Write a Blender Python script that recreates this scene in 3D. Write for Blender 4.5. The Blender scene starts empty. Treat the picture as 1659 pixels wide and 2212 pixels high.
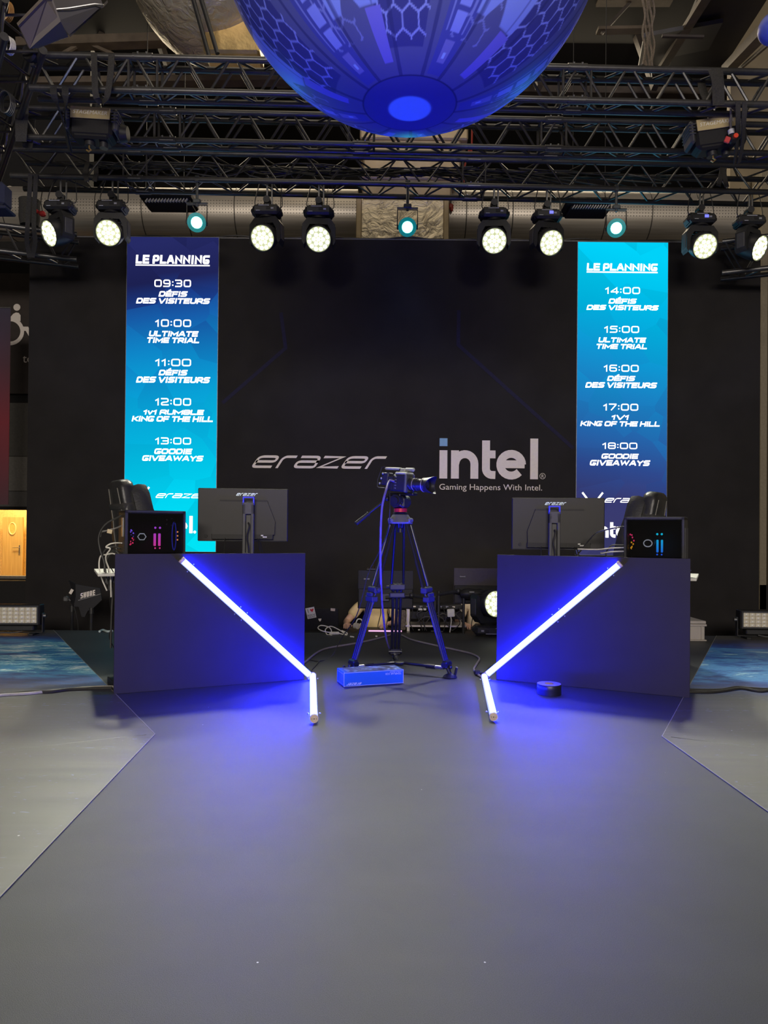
import bpy, bmesh, math, random
from mathutils import Vector, Matrix, Euler
random.seed(7)
R = math.radians
S = bpy.context.scene
COL = S.collection
# ------------------------------------------------------------------ camera, world, lamps, exposure
FPX, CAMZ, PITCH, ROLL, AXIS_Y = 1560.0, 1.10, R(0.4), R(0.5), 1139.0
_F = Vector((0, math.cos(PITCH), math.sin(PITCH))); _U0 = Vector((0, -math.sin(PITCH), math.cos(PITCH))); _R0 = Vector((1, 0, 0))
_R = math.cos(ROLL) * _R0 + math.sin(ROLL) * _U0
_U = -math.sin(ROLL) * _R0 + math.cos(ROLL) * _U0
cd = bpy.data.cameras.new('camera'); cam = bpy.data.objects.new('camera', cd); COL.objects.link(cam)
cam.matrix_world = Matrix(((_R.x, _U.x, -_F.x, 0), (_R.y, _U.y, -_F.y, 0), (_R.z, _U.z, -_F.z, CAMZ), (0, 0, 0, 1)))
cd.sensor_fit = 'VERTICAL'; cd.sensor_height = 36.0; cd.lens = 36.0 * FPX / 2212.0
cd.shift_y = (AXIS_Y - 1106.0) / 2212.0; cd.clip_start = 0.05; cd.clip_end = 200
S.camera = cam
vs = S.view_settings
S.display_settings.display_device = 'sRGB'
vs.view_transform = 'Standard'; vs.look = 'None'; vs.gamma = 1.0; vs.exposure = 0.0; vs.use_curve_mapping = False
W = bpy.data.worlds.new('hall_ambient'); S.world = W; W.use_nodes = True
bg = W.node_tree.nodes['Background']; bg.inputs[0].default_value = (1.0, 0.9, 0.78, 1); bg.inputs[1].default_value = 0.07

def lamp(name, kind, loc, energy, color, aim=None, size=0.5, spot=60, blend=0.6, size_y=None):
    l = bpy.data.lights.new(name, kind); l.energy = energy; l.color = color
    if kind == 'SPOT': l.spot_size = R(spot); l.spot_blend = blend; l.shadow_soft_size = size
    elif kind == 'AREA':
        l.size = size
        if size_y: l.shape = 'RECTANGLE'; l.size_y = size_y
    else: l.shadow_soft_size = size
    o = bpy.data.objects.new(name, l); COL.objects.link(o); o.location = loc
    if aim is not None:
        o.rotation_euler = (Vector(aim) - Vector(loc)).to_track_quat('-Z', 'Y').to_euler()
    return o
# house lights of the hall, high above the rig
lamp('hall_light', 'AREA', (0, 6.0, 9.2), 95, (1.0, 0.86, 0.66), (0, 4.5, 0), 5, size_y=7)
lamp('hall_light', 'AREA', (0, 14.0, 9.6), 420, (1.0, 0.84, 0.6), (0, 10.0, 0), 12, size_y=2)
# lights of the hall behind the audience: a wide row far behind the camera
lamp('audience_side_light', 'AREA', (0, -13, 5.6), 1850, (1.0, .90, .80), (0, 8, 1.6), 10, size_y=2)
# blue spots added out of frame above the audience to light the ball
lamp('ball_blue_fill', 'SPOT', (-2.5, -1.0, 4.6), 640, (0.42, 0.52, 1.0), (0.1, 4.2, 4.9), 0.3, 34)
lamp('ball_blue_fill', 'SPOT', (2.5, -1.0, 4.6), 540, (0.42, 0.52, 1.0), (0.2, 4.2, 4.9), 0.3, 34)

# ------------------------------------------------------------------ picture-to-place helpers
def ray(px, py):
    d = _F + _R * ((px - 829.5) / FPX) + _U * ((AXIS_Y - py) / FPX)
    return d
CP = Vector((0, 0, CAMZ))
def at(px, py, y):
    d = ray(px, py); return CP + d * (y / d.y)
def G(px, py, z=0.0):
    d = ray(px, py); return CP + d * ((z - CAMZ) / d.z)
def hit(px, py, p0, n):
    d = ray(px, py); return CP + d * ((Vector(p0) - CP).dot(n) / d.dot(n))
def px2m(y): return y / FPX

# ------------------------------------------------------------------ mesh builder
class MB:
    def __init__(s): s.v = []; s.f = []
    def add(s, vs, fs, M=None):
        k = len(s.v)
        s.v += [tuple(M @ Vector(v)) if M is not None else tuple(v) for v in vs]
        s.f += [tuple(i + k for i in f) for f in fs]
        return s
    def box(s, c, d, Rm=None, b=0.0):
        hx, hy, hz = d[0] / 2, d[1] / 2, d[2] / 2
        M = Matrix.Translation(Vector(c)) @ (Rm.to_4x4() if Rm is not None else Matrix.Identity(4))
        if b <= 0:
            vs = [(x, y, z) for x in (-hx, hx) for y in (-hy, hy) for z in (-hz, hz)]
            return s.add(vs, [(0, 1, 3, 2), (4, 6, 7, 5), (0, 4, 5, 1), (2, 3, 7, 6), (0, 2, 6, 4), (1, 5, 7, 3)], M)
        b = min(b, hx * .95, hy * .95, hz * .95); h = (hx, hy, hz); vs = []; idx = {}
        for sx in (-1, 1):
            for sy in (-1, 1):
                for sz in (-1, 1):
                    sg = (sx, sy, sz)
                    for a in range(3):
                        idx[(sg, a)] = len(vs)
                        vs.append(tuple(sg[k] * (h[k] if k == a else h[k] - b) for k in range(3)))
        fs = []
        def sg3(a, va, bb, vb, c_, vc):
            t = [0, 0, 0]; t[a] = va; t[bb] = vb; t[c_] = vc; return tuple(t)
        for a in range(3):
            p, q = [k for k in range(3) if k != a]
            for va in (-1, 1):
                fs.append(tuple(idx[(sg3(a, va, p, i, q, j), a)] for i, j in ((-1, -1), (1, -1), (1, 1), (-1, 1))))
        for a, bb, c_ in ((0, 1, 2), (0, 2, 1), (1, 2, 0)):
            for va in (-1, 1):
                for vb in (-1, 1):
                    fs.append((idx[(sg3(a, va, bb, vb, c_, -1), a)], idx[(sg3(a, va, bb, vb, c_, 1), a)],
                               idx[(sg3(a, va, bb, vb, c_, 1), bb)], idx[(sg3(a, va, bb, vb, c_, -1), bb)]))
        for sx in (-1, 1):
            for sy in (-1, 1):
                for sz in (-1, 1):
                    fs.append(tuple(idx[((sx, sy, sz), a)] for a in range(3)))
        return s.add(vs, fs, M)
    def cyl(s, p0, p1, r0, r1=None, n=12, caps=True):
        p0, p1 = Vector(p0), Vector(p1); r1 = r0 if r1 is None else r1
        M = (p1 - p0).to_track_quat('Z', 'Y').to_matrix(); vs = []; fs = []
        for p, r in ((p0, r0), (p1, r1)):
            for i in range(n):
                a = 2 * math.pi * i / n; vs.append(p + M @ Vector((math.cos(a) * r, math.sin(a) * r, 0)))
        for i in range(n): fs.append((i, (i + 1) % n, n + (i + 1) % n, n + i))
        if caps: fs += [tuple(range(n)), tuple(range(n, 2 * n))]
        return s.add(vs, fs)
    def lathe(s, prof, p0, axis, n=24, closed=False):
        """prof = (radius, distance along axis)"""
        p0 = Vector(p0); M = Vector(axis).to_track_quat('Z', 'Y').to_matrix(); vs = []; fs = []
        for r, h in prof:
            for i in range(n):
                a = 2 * math.pi * i / n; vs.append(p0 + M @ Vector((math.cos(a) * r, math.sin(a) * r, h)))
        m = len(prof)
        for j in range(m - 1 if not closed else m):
            k = (j + 1) % m
            for i in range(n): fs.append((j * n + i, j * n + (i + 1) % n, k * n + (i + 1) % n, k * n + i))
        if not closed:
            if prof[0][0] > 1e-5: fs.append(tuple(range(n)))
            if prof[-1][0] > 1e-5: fs.append(tuple(range((m - 1) * n, m * n)))
        return s.add(vs, fs)
    def tube(s, pts, r, n=6, closed=False):
        pts = [Vector(p) for p in pts]; m = len(pts); vs = []; fs = []
        up = Vector((0.13, 0.21, 1)).normalized(); X = None
        for i, p in enumerate(pts):
            t = (pts[(i + 1) % m] - pts[i - 1]) if closed else (pts[min(i + 1, m - 1)] - pts[max(i - 1, 0)])
            if t.length < 1e-9: t = Vector((0, 0, 1))
            t.normalize()
            if X is None:
                X = t.cross(up)
                if X.length < .05: X = t.cross(Vector((1, 0, 0)))
            X = (X - t * X.dot(t)); X.normalize(); Y = t.cross(X)
            rr = r[i] if isinstance(r, (list, tuple)) else r
            for k in range(n):
                a = 2 * math.pi * k / n; vs.append(p + X * math.cos(a) * rr + Y * math.sin(a) * rr)
        for i in range(m if closed else m - 1):
            j = (i + 1) % m
            for k in range(n): fs.append((i * n + k, i * n + (k + 1) % n, j * n + (k + 1) % n, j * n + k))
        if not closed: fs += [tuple(range(n)), tuple(range((m - 1) * n, m * n))]
        return s.add(vs, fs)
    def prism(s, poly, thick, M):
        """2-D polygon in the local xy plane, thickness along +z"""
        n = len(poly)
        vs = [(x, y, 0) for x, y in poly] + [(x, y, thick) for x, y in poly]
        fs = [tuple(range(n)), tuple(range(n, 2 * n))] + [(i, (i + 1) % n, n + (i + 1) % n, n + i) for i in range(n)]
        return s.add(vs, fs, M)
    def ball(s, c, r, n=12, M=None):
        sc = r if isinstance(r, (tuple, list)) else (r, r, r); vs = []; fs = []; m = n // 2
        for j in range(m + 1):
            th = math.pi * j / m
            for i in range(n):
                a = 2 * math.pi * i / n
                vs.append((c[0] + sc[0] * math.sin(th) * math.cos(a), c[1] + sc[1] * math.sin(th) * math.sin(a), c[2] + sc[2] * math.cos(th)))
        for j in range(m):
            for i in range(n): fs.append((j * n + i, j * n + (i + 1) % n, (j + 1) * n + (i + 1) % n, (j + 1) * n + i))
        return s.add(vs, fs, M)
    def mesh(s, name, smooth=35):
        me = bpy.data.meshes.new(name); me.from_pydata(s.v, [], s.f)
        bm = bmesh.new(); bm.from_mesh(me)
        bmesh.ops.remove_doubles(bm, verts=bm.verts, dist=1e-6)
        bmesh.ops.dissolve_degenerate(bm, edges=bm.edges, dist=1e-7)
        bmesh.ops.recalc_face_normals(bm, faces=bm.faces); bm.to_mesh(me); bm.free()
        if smooth:
            me.shade_smooth(); me.set_sharp_from_angle(angle=R(smooth))
        return me

WM = {}
def thing(name, label, cat, loc=(0, 0, 0), rz=0.0, group=None, kind=None):
    o = bpy.data.objects.new(name, None); COL.objects.link(o); o.empty_display_size = .1
    o.location = loc; o.rotation_euler = (0, 0, rz)
    if label: o['label'] = label
    if cat: o['category'] = cat
    if group: o['group'] = group
    if kind: o['kind'] = kind
    WM[o.name] = Matrix.Translation(Vector(loc)) @ Matrix.Rotation(rz, 4, 'Z')
    return o
def put(me, name, mat, parent=None, M=None, label=None, kind=None):
    """link mesh data as an object; M = local matrix under the parent"""
    o = bpy.data.objects.new(name, me); COL.objects.link(o)
    if mat is not None and not me.materials: me.materials.append(mat)
    if parent is not None: o.parent = parent
    if M is not None: o.matrix_local = M
    WM[o.name] = (WM[parent.name] if parent is not None else Matrix.Identity(4)) @ (M if M is not None else Matrix.Identity(4))
    if label: o['label'] = label
    if kind: o['kind'] = kind
    return o
def part(mb, name, mat, parent=None, local=False, smooth=35, label=None, kind=None):
    """mb is in world space unless local"""
    me = mb.mesh(name, smooth)
    if parent is not None and not local: me.transform(WM[parent.name].inverted())
    return put(me, name, mat, parent, None, label, kind)
def single(mb, name, mat, label, cat, origin=None, smooth=35, group=None):
    me = mb.mesh(name, smooth)
    if origin is None: origin = sum((Vector(v) for v in mb.v), Vector()) / len(mb.v); origin.z = min(v[2] for v in mb.v)
    me.transform(Matrix.Translation(-Vector(origin)))
    o = put(me, name, mat); o.location = origin; WM[o.name] = Matrix.Translation(Vector(origin))
    o['label'] = label; o['category'] = cat
    if group: o['group'] = group
    return o
def struct(mb, name, mat, smooth=35):
    return part(mb, name, mat, None, True, smooth, kind='structure')
def spline(pts, n=8):
    P = [Vector(p) for p in pts]; P = [2 * P[0] - P[1]] + P + [2 * P[-1] - P[-2]]; out = []
    for i in range(1, len(P) - 2):
        for k in range(n):
            t = k / n
            out.append(.5 * ((2 * P[i]) + (P[i + 1] - P[i - 1]) * t + (2 * P[i - 1] - 5 * P[i] + 4 * P[i + 1] - P[i + 2]) * t * t + (3 * P[i] - P[i - 1] - 3 * P[i + 1] + P[i + 2]) * t ** 3))
    out.append(P[-2]); return out

# ------------------------------------------------------------------ materials
def lin(c): return tuple((x / 255 / 12.92) if x / 255 <= .04045 else ((x / 255 + .055) / 1.055) ** 2.4 for x in c)
MATS = {}
def mat(name, col, rough=.5, metal=0.0, var=.12, scale=30.0, bump=0.0, bscale=None, emit=None, es=0.0, spec=.5, coat=0.0, alpha=1.0, trans=0.0):
    if name in MATS: return MATS[name]
    m = bpy.data.materials.new(name); m.use_nodes = True; nt = m.node_tree; p = nt.nodes['Principled BSDF']
    tc = nt.nodes.new('ShaderNodeTexCoord'); nz = nt.nodes.new('ShaderNodeTexNoise'); nz.inputs['Scale'].default_value = scale
    nz.inputs['Detail'].default_value = 3
    nt.links.new(tc.outputs['Object'], nz.inputs['Vector'])
    cr = nt.nodes.new('ShaderNodeValToRGB'); e = cr.color_ramp.elements
    e[0].position = .3; e[1].position = .7
    e[0].color = (*[c * (1 - var) for c in col], 1); e[1].color = (*[min(1, c * (1 + var)) for c in col], 1)
    nt.links.new(nz.outputs['Fac'], cr.inputs['Fac']); nt.links.new(cr.outputs['Color'], p.inputs['Base Color'])
    p.inputs['Roughness'].default_value = rough; p.inputs['Metallic'].default_value = metal
    p.inputs['Specular IOR Level'].default_value = spec; p.inputs['Coat Weight'].default_value = coat
    p.inputs['Alpha'].default_value = alpha; p.inputs['Transmission Weight'].default_value = trans
    if bump:
        b = nt.nodes.new('ShaderNodeBump'); b.inputs['Strength'].default_value = bump; b.inputs['Distance'].default_value = .02
        n2 = nt.nodes.new('ShaderNodeTexNoise'); n2.inputs['Scale'].default_value = bscale or scale; n2.inputs['Detail'].default_value = 4
        nt.links.new(tc.outputs['Object'], n2.inputs['Vector'])
        nt.links.new(n2.outputs['Fac'], b.inputs['Height']); nt.links.new(b.outputs['Normal'], p.inputs['Normal'])
    if emit: p.inputs['Emission Color'].default_value = (*emit, 1); p.inputs['Emission Strength'].default_value = es
    MATS[name] = m; return m
def emis(name, col, strength): return mat(name, tuple(min(.8, c) for c in col), .5, 0, 0.02, 5, emit=col, es=strength)
black_metal = mat('black_metal', (.022, .022, .023), .42, .0, .2, 40, spec=.6)
truss_black = mat('truss_black', (.036, .034, .032), .32, .0, .25, 25, spec=1.0)
black_plastic = mat('black_plastic', (.014, .0135, .014), .5, 0, .15, 60, .05, 300, spec=.3)
dark_grey = mat('dark_grey_plastic', (.05, .05, .055), .5)
steel = mat('bright_steel', (.6, .6, .6), .3, 1.0)
rubber = mat('black_rubber', (.012, .012, .013), .6)
webbing = mat('black_webbing', (.035, .033, .03), .85, 0, .3, 80, .3, 400)
white_plastic = mat('white_plastic', (.7, .69, .66), .5)
white_cable = mat('white_cable', (.75, .72, .66), .5)
skin = mat('skin', (.55, .33, .23), .55, 0, .08, 20)
wall_black = mat('matt_black_wall', (.0225, .0205, .0202), .8, 0, .12, 3, .04, 200, spec=.15)
print_white = mat('white_vinyl', (.86, .79, .73), .6, 0, .03)
print_blue = mat('light_blue_vinyl', (.22, .45, .72), .6, 0, .03)

# ------------------------------------------------------------------ lettering
def arc(cx, cy, rx, ry, a0, a1, n=10):
    return [(cx + rx * math.cos(R(a0 + (a1 - a0) * i / n)), cy + ry * math.sin(R(a0 + (a1 - a0) * i / n))) for i in range(n + 1)]
c_ = .14
GL = {
 'A': (1.1, [[(0, 0), (.42, 1), (.58, 1), (1, 0)], [(.2, .3), (.8, .3)]]),
 'B': (1, [[(0, 0), (0, 1), (1 - c_, 1), (1, 1 - c_), (1, .6), (.92, .5), (1, .4), (1, c_), (1 - c_, 0), (0, 0)], [(0, .5), (.92, .5)]]),
 'C': (1, [[(1, 1), (c_, 1), (0, 1 - c_), (0, c_), (c_, 0), (1, 0)]]),
 'D': (1, [[(0, 0), (0, 1), (.8, 1), (1, .8), (1, .2), (.8, 0), (0, 0), (0, .2)]]),
 'E': (.95, [[(1, 1), (0, 1), (0, 0), (1, 0)], [(0, .5), (.92, .5)]]),
 'F': (.92, [[(1, 1), (0, 1), (0, 0)], [(0, .45), (.88, .45)]]),
 'G': (1, [[(1, 1), (c_, 1), (0, 1 - c_), (0, c_), (c_, 0), (1, 0), (1, .40), (.58, .40)]]),
 'H': (1, [[(0, 0), (0, 1)], [(1, 0), (1, 1)], [(0, .5), (1, .5)]]),
 'I': (.28, [[(.5, 0), (.5, 1)]]),
 'K': (1, [[(0, 0), (0, 1)], [(1, 1), (.3, .5), (1, 0)], [(0, .5), (.3, .5)]]),
 'L': (.9, [[(0, 1), (0, 0), (1, 0)]]),
 'M': (1.25, [[(0, 0), (0, 1), (.5, .25), (1, 1), (1, 0)]]),
 'N': (1.05, [[(0, 0), (0, 1), (1, 0), (1, 1)]]),
 'O': (1.05, [[(c_, 0), (0, c_), (0, 1 - c_), (c_, 1), (1 - c_, 1), (1, 1 - c_), (1, c_), (1 - c_, 0), (c_, 0)]]),
 'P': (.95, [[(0, 0), (0, 1), (1 - c_, 1), (1, 1 - c_), (1, .5), (1 - c_, .36), (0, .36)]]),
 'R': (1, [[(0, 0), (0, 1), (1 - c_, 1), (1, 1 - c_), (1, .55), (1 - c_, .42), (0, .42)], [(.5, .42), (1, 0)]]),
 'S': (1, [[(1, 1), (c_, 1), (0, 1 - c_), (0, .62), (c_, .5), (1 - c_, .5), (1, .38), (1, c_), (1 - c_, 0), (0, 0)]]),
 'T': (.95, [[(0, 1), (1, 1)], [(.5, 1), (.5, 0)]]),
 'U': (1, [[(0, 1), (0, c_), (c_, 0), (1 - c_, 0), (1, c_), (1, 1)]]),
 'V': (1.1, [[(0, 1), (.45, 0), (.55, 0), (1, 1)]]),
 'W': (1.45, [[(0, 1), (.22, 0), (.5, .85), (.78, 0), (1, 1)]]),
 'X': (1, [[(0, 0), (1, 1)], [(0, 1), (1, 0)]]),
 'Y': (1, [[(0, 1), (.5, .45), (1, 1)], [(.5, .45), (.5, 0)]]),
 'v': (.75, [[(0, .72), (.45, 0), (.55, 0), (1, .72)]]),
 '0': (1.05, [[(c_, 0), (0, c_), (0, 1 - c_), (c_, 1), (1 - c_, 1), (1, 1 - c_), (1, c_), (1 - c_, 0), (c_, 0)]]),
 '1': (.55, [[(0, .72), (.75, 1), (.75, 0)]]),
 '2': (1, [[(0, 1), (1 - c_, 1), (1, 1 - c_), (1, .6), (1 - c_, .48), (c_, .4), (0, .28), (0, 0), (1, 0)]]),
 '3': (1, [[(0, 1), (1 - c_, 1), (1, 1 - c_), (1, .6), (.9, .5), (1, .4), (1, c_), (1 - c_, 0), (0, 0)], [(.25, .5), (.9, .5)]]),
 '4': (1.05, [[(.8, 0), (.8, 1), (0, .3), (0, .24), (1, .24)]]),
 '5': (1, [[(1, 1), (.05, 1), (0, .58), (1 - c_, .58), (1, .46), (1, c_), (1 - c_, 0), (0, 0)]]),
 '6': (1, [[(1, 1), (c_, 1), (0, 1 - c_), (0, c_), (c_, 0), (1 - c_, 0), (1, c_), (1, .42), (1 - c_, .55), (0, .55)]]),
 '7': (1, [[(0, 1), (1, 1), (1, .9), (.3, 0)]]),
 '8': (1.02, [[(c_, 0), (0, c_), (0, .4), (.08, .5), (0, .6), (0, 1 - c_), (c_, 1), (1 - c_, 1), (1, 1 - c_), (1, .6), (.92, .5), (1, .4), (1, c_), (1 - c_, 0), (c_, 0)], [(.08, .5), (.92, .5)]]),
 '9': (1.02, [[(0, 0), (1 - c_, 0), (1, c_), (1, 1 - c_), (1 - c_, 1), (c_, 1), (0, 1 - c_), (0, .56), (c_, .44), (1, .44)]]),
 ':': (.3, [[(.5, .1), (.5, .3)], [(.5, .62), (.5, .82)]]),
 ' ': (.30, []), '_': (.9, [[(0, 0), (1, 0)]]), '.': (.25, [[(.5, 0), (.5, .14)]]),
 # lower-case logotype
 'e': (1.1, [[(.06, .52), (.96, .52), (1, .86), (.9, 1), (.2, 1), (.04, .86), (0, .14), (.08, 0), (.9, 0)]]),
 'r': (.72, [[(0, 0), (0, .78), (.22, 1), (1, 1)]]),
 'a': (1.1, [[(.1, 1), (.88, 1), (1, .86), (1, 0), (.1, 0), (0, .12), (0, .4), (.1, .54), (1, .54)]]),
 'z': (1.0, [[(0, 1), (1, 1), (0, 0), (1, 0)]]),
}
GL['\u00c9'] = (.95, GL['E'][1] + [[(.42, 1.28), (.66, 1.42)]])
def ribbon(mb, pts, t, F):
    P = [Vector((p[0], p[1])) for p in pts]; P = [p for i, p in enumerate(P) if i == 0 or (p - P[i - 1]).length > 1e-7]; n = len(P)
    closed = (P[0] - P[-1]).length < 1e-6
    if closed: P = P[:-1]; n -= 1
    L = []
    for i in range(n):
        dn = None; dp = None
        if closed or i < n - 1: dn = (P[(i + 1) % n] - P[i]).normalized()
        if closed or i > 0: dp = (P[i] - P[i - 1]).normalized()
        dn = dn or dp; dp = dp or dn
        n1 = Vector((-dp.y, dp.x)); n2 = Vector((-dn.y, dn.x)); m = n1 + n2
        if m.length < .2: m = n1.copy()
        m.normalize(); L.append(m * (t / 2 / max(.45, m.dot(n1))))
    vs = []; fs = []; mb.k = getattr(mb, 'k', 0) + 1; dz = Vector((0, 0, .00025 * (mb.k % 5)))
    for i in range(n): vs += [Vector(F(P[i] + L[i])) + dz, Vector(F(P[i] - L[i])) + dz]
    for i in range(n if closed else n - 1):
        j = (i + 1) % n; fs.append((2 * i, 2 * i + 1, 2 * j + 1, 2 * j))
    mb.add(vs, fs)
def fillet(pl, k=.16):
    closed = pl[0] == pl[-1]; P = [Vector((x, y)) for x, y in (pl[:-1] if closed else pl)]; n = len(P); out = []
    for i, p in enumerate(P):
        if not closed and i in (0, n - 1): out.append((p.x, p.y)); continue
        a, b = P[i - 1], P[(i + 1) % n]; da = min(k, .4 * (a - p).length); db = min(k, .4 * (b - p).length)
        q0 = p + (a - p).normalized() * da; q1 = p + (b - p).normalized() * db
        for t in (0, .33, .67, 1): q = q0 * (1 - t) ** 2 + p * 2 * t * (1 - t) + q1 * t * t; out.append((q.x, q.y))
    return out + [out[0]] if closed else out
def stroke_text(text, h, width, t, shear=0.0, gap=.16):
    """flat lettering in the xy plane, centred on x, baseline at y=0"""
    mb = MB(); slim = 'I:.'; sw = sum(GL[c][0] for c in text if c not in slim); g = gap * h
    Wd = (width - shear * h - g * (len(text) - 1) - sum(1.4 * t for c in text if c in slim)) / sw; x = -width / 2
    for c in text:
        w, st = GL[c]; w = 1.4 * t if c in slim else w * Wd
        for pl in st:
            if c in 'eraBCDGOPRSU0235689' and len(pl) > 2: pl = fillet(pl)
            if w > 1.6 * t: Fx = lambda u, w=w: t / 2 + u * (w - t)
            else: Fx = lambda u, w=w: w / 2
            q = [(Fx(u), t / 2 + v * (h - t)) for u, v in pl]
            if q[0] != q[-1] and c not in ':.':
                for e, f_ in ((0, 1), (-1, -2)):
                    dv = Vector(q[e]) - Vector(q[f_]); dv = dv.normalized() * t / 2 if dv.length > 1e-9 else dv; q[e] = (q[e][0] + dv.x, q[e][1] + dv.y)
            lim = h if max(v for u, v in pl) <= 1 else 2 * h
            ribbon(mb, q, t, lambda p, x=x, lim=lim: (x + p.x + shear * min(max(p.y, 0), lim), min(max(p.y, 0), lim), 0))
        x += w + g
    return mb
_fonts = {}
def font_mesh(text, size, align='CENTER', name='lettering', sx=1.0, shear=0.0):
    cu = bpy.data.curves.new(name, 'FONT'); cu.body = text; cu.size = size; cu.align_x = align; cu.shear = shear; cu.resolution_u = 3
    o = bpy.data.objects.new('tmp', cu); COL.objects.link(o)
    me = bpy.data.meshes.new_from_object(o.evaluated_get(bpy.context.evaluated_depsgraph_get()))
    bpy.data.objects.remove(o); bpy.data.curves.remove(cu)
    if sx != 1.0: me.transform(Matrix.Diagonal((sx, 1, 1, 1)))
    return me
def frame(o, right, up):
    right = Vector(right).normalized(); up = Vector(up).normalized(); nrm = right.cross(up); o = Vector(o)
    return Matrix(((right.x, up.x, nrm.x, o.x), (right.y, up.y, nrm.y, o.y), (right.z, up.z, nrm.z, o.z), (0, 0, 0, 1)))
def letter(me_or_mb, name, mt, parent, M):
    """lettering placed with world matrix M under parent"""
    me = me_or_mb.mesh(name, 0) if isinstance(me_or_mb, MB) else me_or_mb
    return put(me, name, mt, parent, WM[parent.name].inverted() @ M)
def logo_erazer(h, width, t): return stroke_text('erazer', h, width, t, .62, .2)
def logo_intel(h):
    """five thick letters, height of the tall letter = h; returns (letters, dot)"""
    mb = MB(); s = h / 88.0; t = 17 * s; F = lambda p: (p.x, p.y, 0)
    def rb(pts): ribbon(mb, [(x * s, y * s) for x, y in pts], t, F)
    rb([(8.5, 0), (8.5, 61)])
    rb([(33.5, 0), (33.5, 61)]); rb([(33.5, 30)] + arc(55, 32, 20.5, 21, 160, 0, 12) + [(75.5, 0)])
    rb([(100.5, 83), (100.5, 22)] + arc(114, 22, 13.5, 13.5, 180, 262, 6) + [(121, 8.3)]); rb([(100.5, 53), (121, 53)])
    rb([(125, 32), (184, 32)]); rb(arc(155, 31, 23.5, 23.5, 0, 318, 22))
    rb([(204.5, 0), (204.5, 88)])
    d = MB(); d.add([(0, 70 * s, 0), (17 * s, 70 * s, 0), (17 * s, 87 * s, 0), (0, 87 * s, 0)], [(0, 1, 2, 3)])
    return mb, d
# ------------------------------------------------------------------ node helpers
def nodes(m): return m.node_tree.nodes, m.node_tree.links
def newmat(name):
    m = bpy.data.materials.new(name); m.use_nodes = True; return m
def ramp(nt, stops, fac=None, interp='LINEAR'):
    cr = nt.nodes.new('ShaderNodeValToRGB'); e = cr.color_ramp.elements; cr.color_ramp.interpolation = interp
    while len(e) < len(stops): e.new(.5)
    for k, (p, c) in enumerate(stops): e[k].position = p; e[k].color = (*c, 1) if len(c) == 3 else c
    if fac is not None: nt.links.new(fac, cr.inputs['Fac'])
    return cr
def math_(nt, op, a, b=None, c=None):
    n = nt.nodes.new('ShaderNodeMath'); n.operation = op
    for i, v in enumerate((a, b, c)):
        if v is None: continue
        if isinstance(v, (int, float)): n.inputs[i].default_value = v
        else: nt.links.new(v, n.inputs[i])
    return n.outputs[0]
def mixc(nt, fac, a, b, mode='MIX'):
    n = nt.nodes.new('ShaderNodeMix'); n.data_type = 'RGBA'; n.blend_type = mode
    for s, v in ((n.inputs[0], fac), (n.inputs[6], a), (n.inputs[7], b)):
        if isinstance(v, (int, float)): s.default_value = v
        elif isinstance(v, tuple): s.default_value = (*v, 1)
        else: nt.links.new(v, s)
    return n.outputs[2]

# ------------------------------------------------------------------ stage, hall floor
YS = 7.9                                   # rear edge of the stage
GZ = -0.75                                 # hall floor
hall_floor = mat('hall_floor_concrete', (.05, .048, .045), .6, 0, .25, 2)
mb = MB(); mb.box((0, 6, GZ - .05), (34, 26, .1)); struct(mb, 'floor', hall_floor, 0)
stage_mat = mat('stage_black_board', (.035, .035, .037), .6, 0, .15, 8)
mb = MB(); mb.box((0, (YS - 2.5) / 2, -.06 - .01), (15, YS + 2.5, .12)); stage = struct(mb, 'stage_floor', stage_mat, 0)
for x in (-7.3, -4, 0, 4, 7.3):
    for y in (-2.2, 2.5, 7.6):
        mb = MB(); mb.box((x, y, (GZ - .13) / 2), (.1, .1, -GZ - .13)); part(mb, 'leg', black_metal, stage, True)
mb = MB(); mb.box((0, YS + .011, -.06), (15, .02, .11)); part(mb, 'edge_board', black_metal, stage, True)

# runway carpet: fine dark grey needle felt
m = newmat('runway_carpet'); nt = m.node_tree; p = nt.nodes['Principled BSDF']
geo = nt.nodes.new('ShaderNodeNewGeometry')
n1 = nt.nodes.new('ShaderNodeTexNoise'); n1.inputs['Scale'].default_value = 420; n1.inputs['Detail'].default_value = 2
n2 = nt.nodes.new('ShaderNodeTexNoise'); n2.inputs['Scale'].default_value = 1.7; n2.inputs['Detail'].default_value = 5
n3 = nt.nodes.new('ShaderNodeTexVoronoi'); n3.inputs['Scale'].default_value = 5
for n in (n1, n2, n3): nt.links.new(geo.outputs['Position'], n.inputs['Vector'])
c1 = ramp(nt, [(.3, (.033, .0345, .036)), (.7, (.060, .062, .064))], n1.outputs['Fac'])
c2 = ramp(nt, [(.3, (.8, .8, .8)), (.7, (1.12, 1.12, 1.12))], n2.outputs['Fac'])
cc = mixc(nt, 1.0, c1.outputs[0], c2.outputs[0], 'MULTIPLY')
lint = ramp(nt, [(0, (1, 1, 1)), (.012, (1, 1, 1)), (.016, (0, 0, 0))], n3.outputs['Distance'])
cc = mixc(nt, lint.outputs[0], cc, (.5, .5, .48))
nt.links.new(cc, p.inputs['Base Color']); p.inputs['Roughness'].default_value = .6; p.inputs['Specular IOR Level'].default_value = .42
b = nt.nodes.new('ShaderNodeBump'); b.inputs['Strength'].default_value = .25; b.inputs['Distance'].default_value = .002
nt.links.new(n1.outputs['Fac'], b.inputs['Height']); nt.links.new(b.outputs['Normal'], p.inputs['Normal'])
carpet_mat = m
def slab(pts, z0, z1):
    mb = MB(); mb.prism([(q[0], q[1]) for q in pts], z1 - z0, Matrix.Translation((0, 0, z0))); return mb
TL, TR = G(335, 1587), G(1430, 1592)
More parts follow.
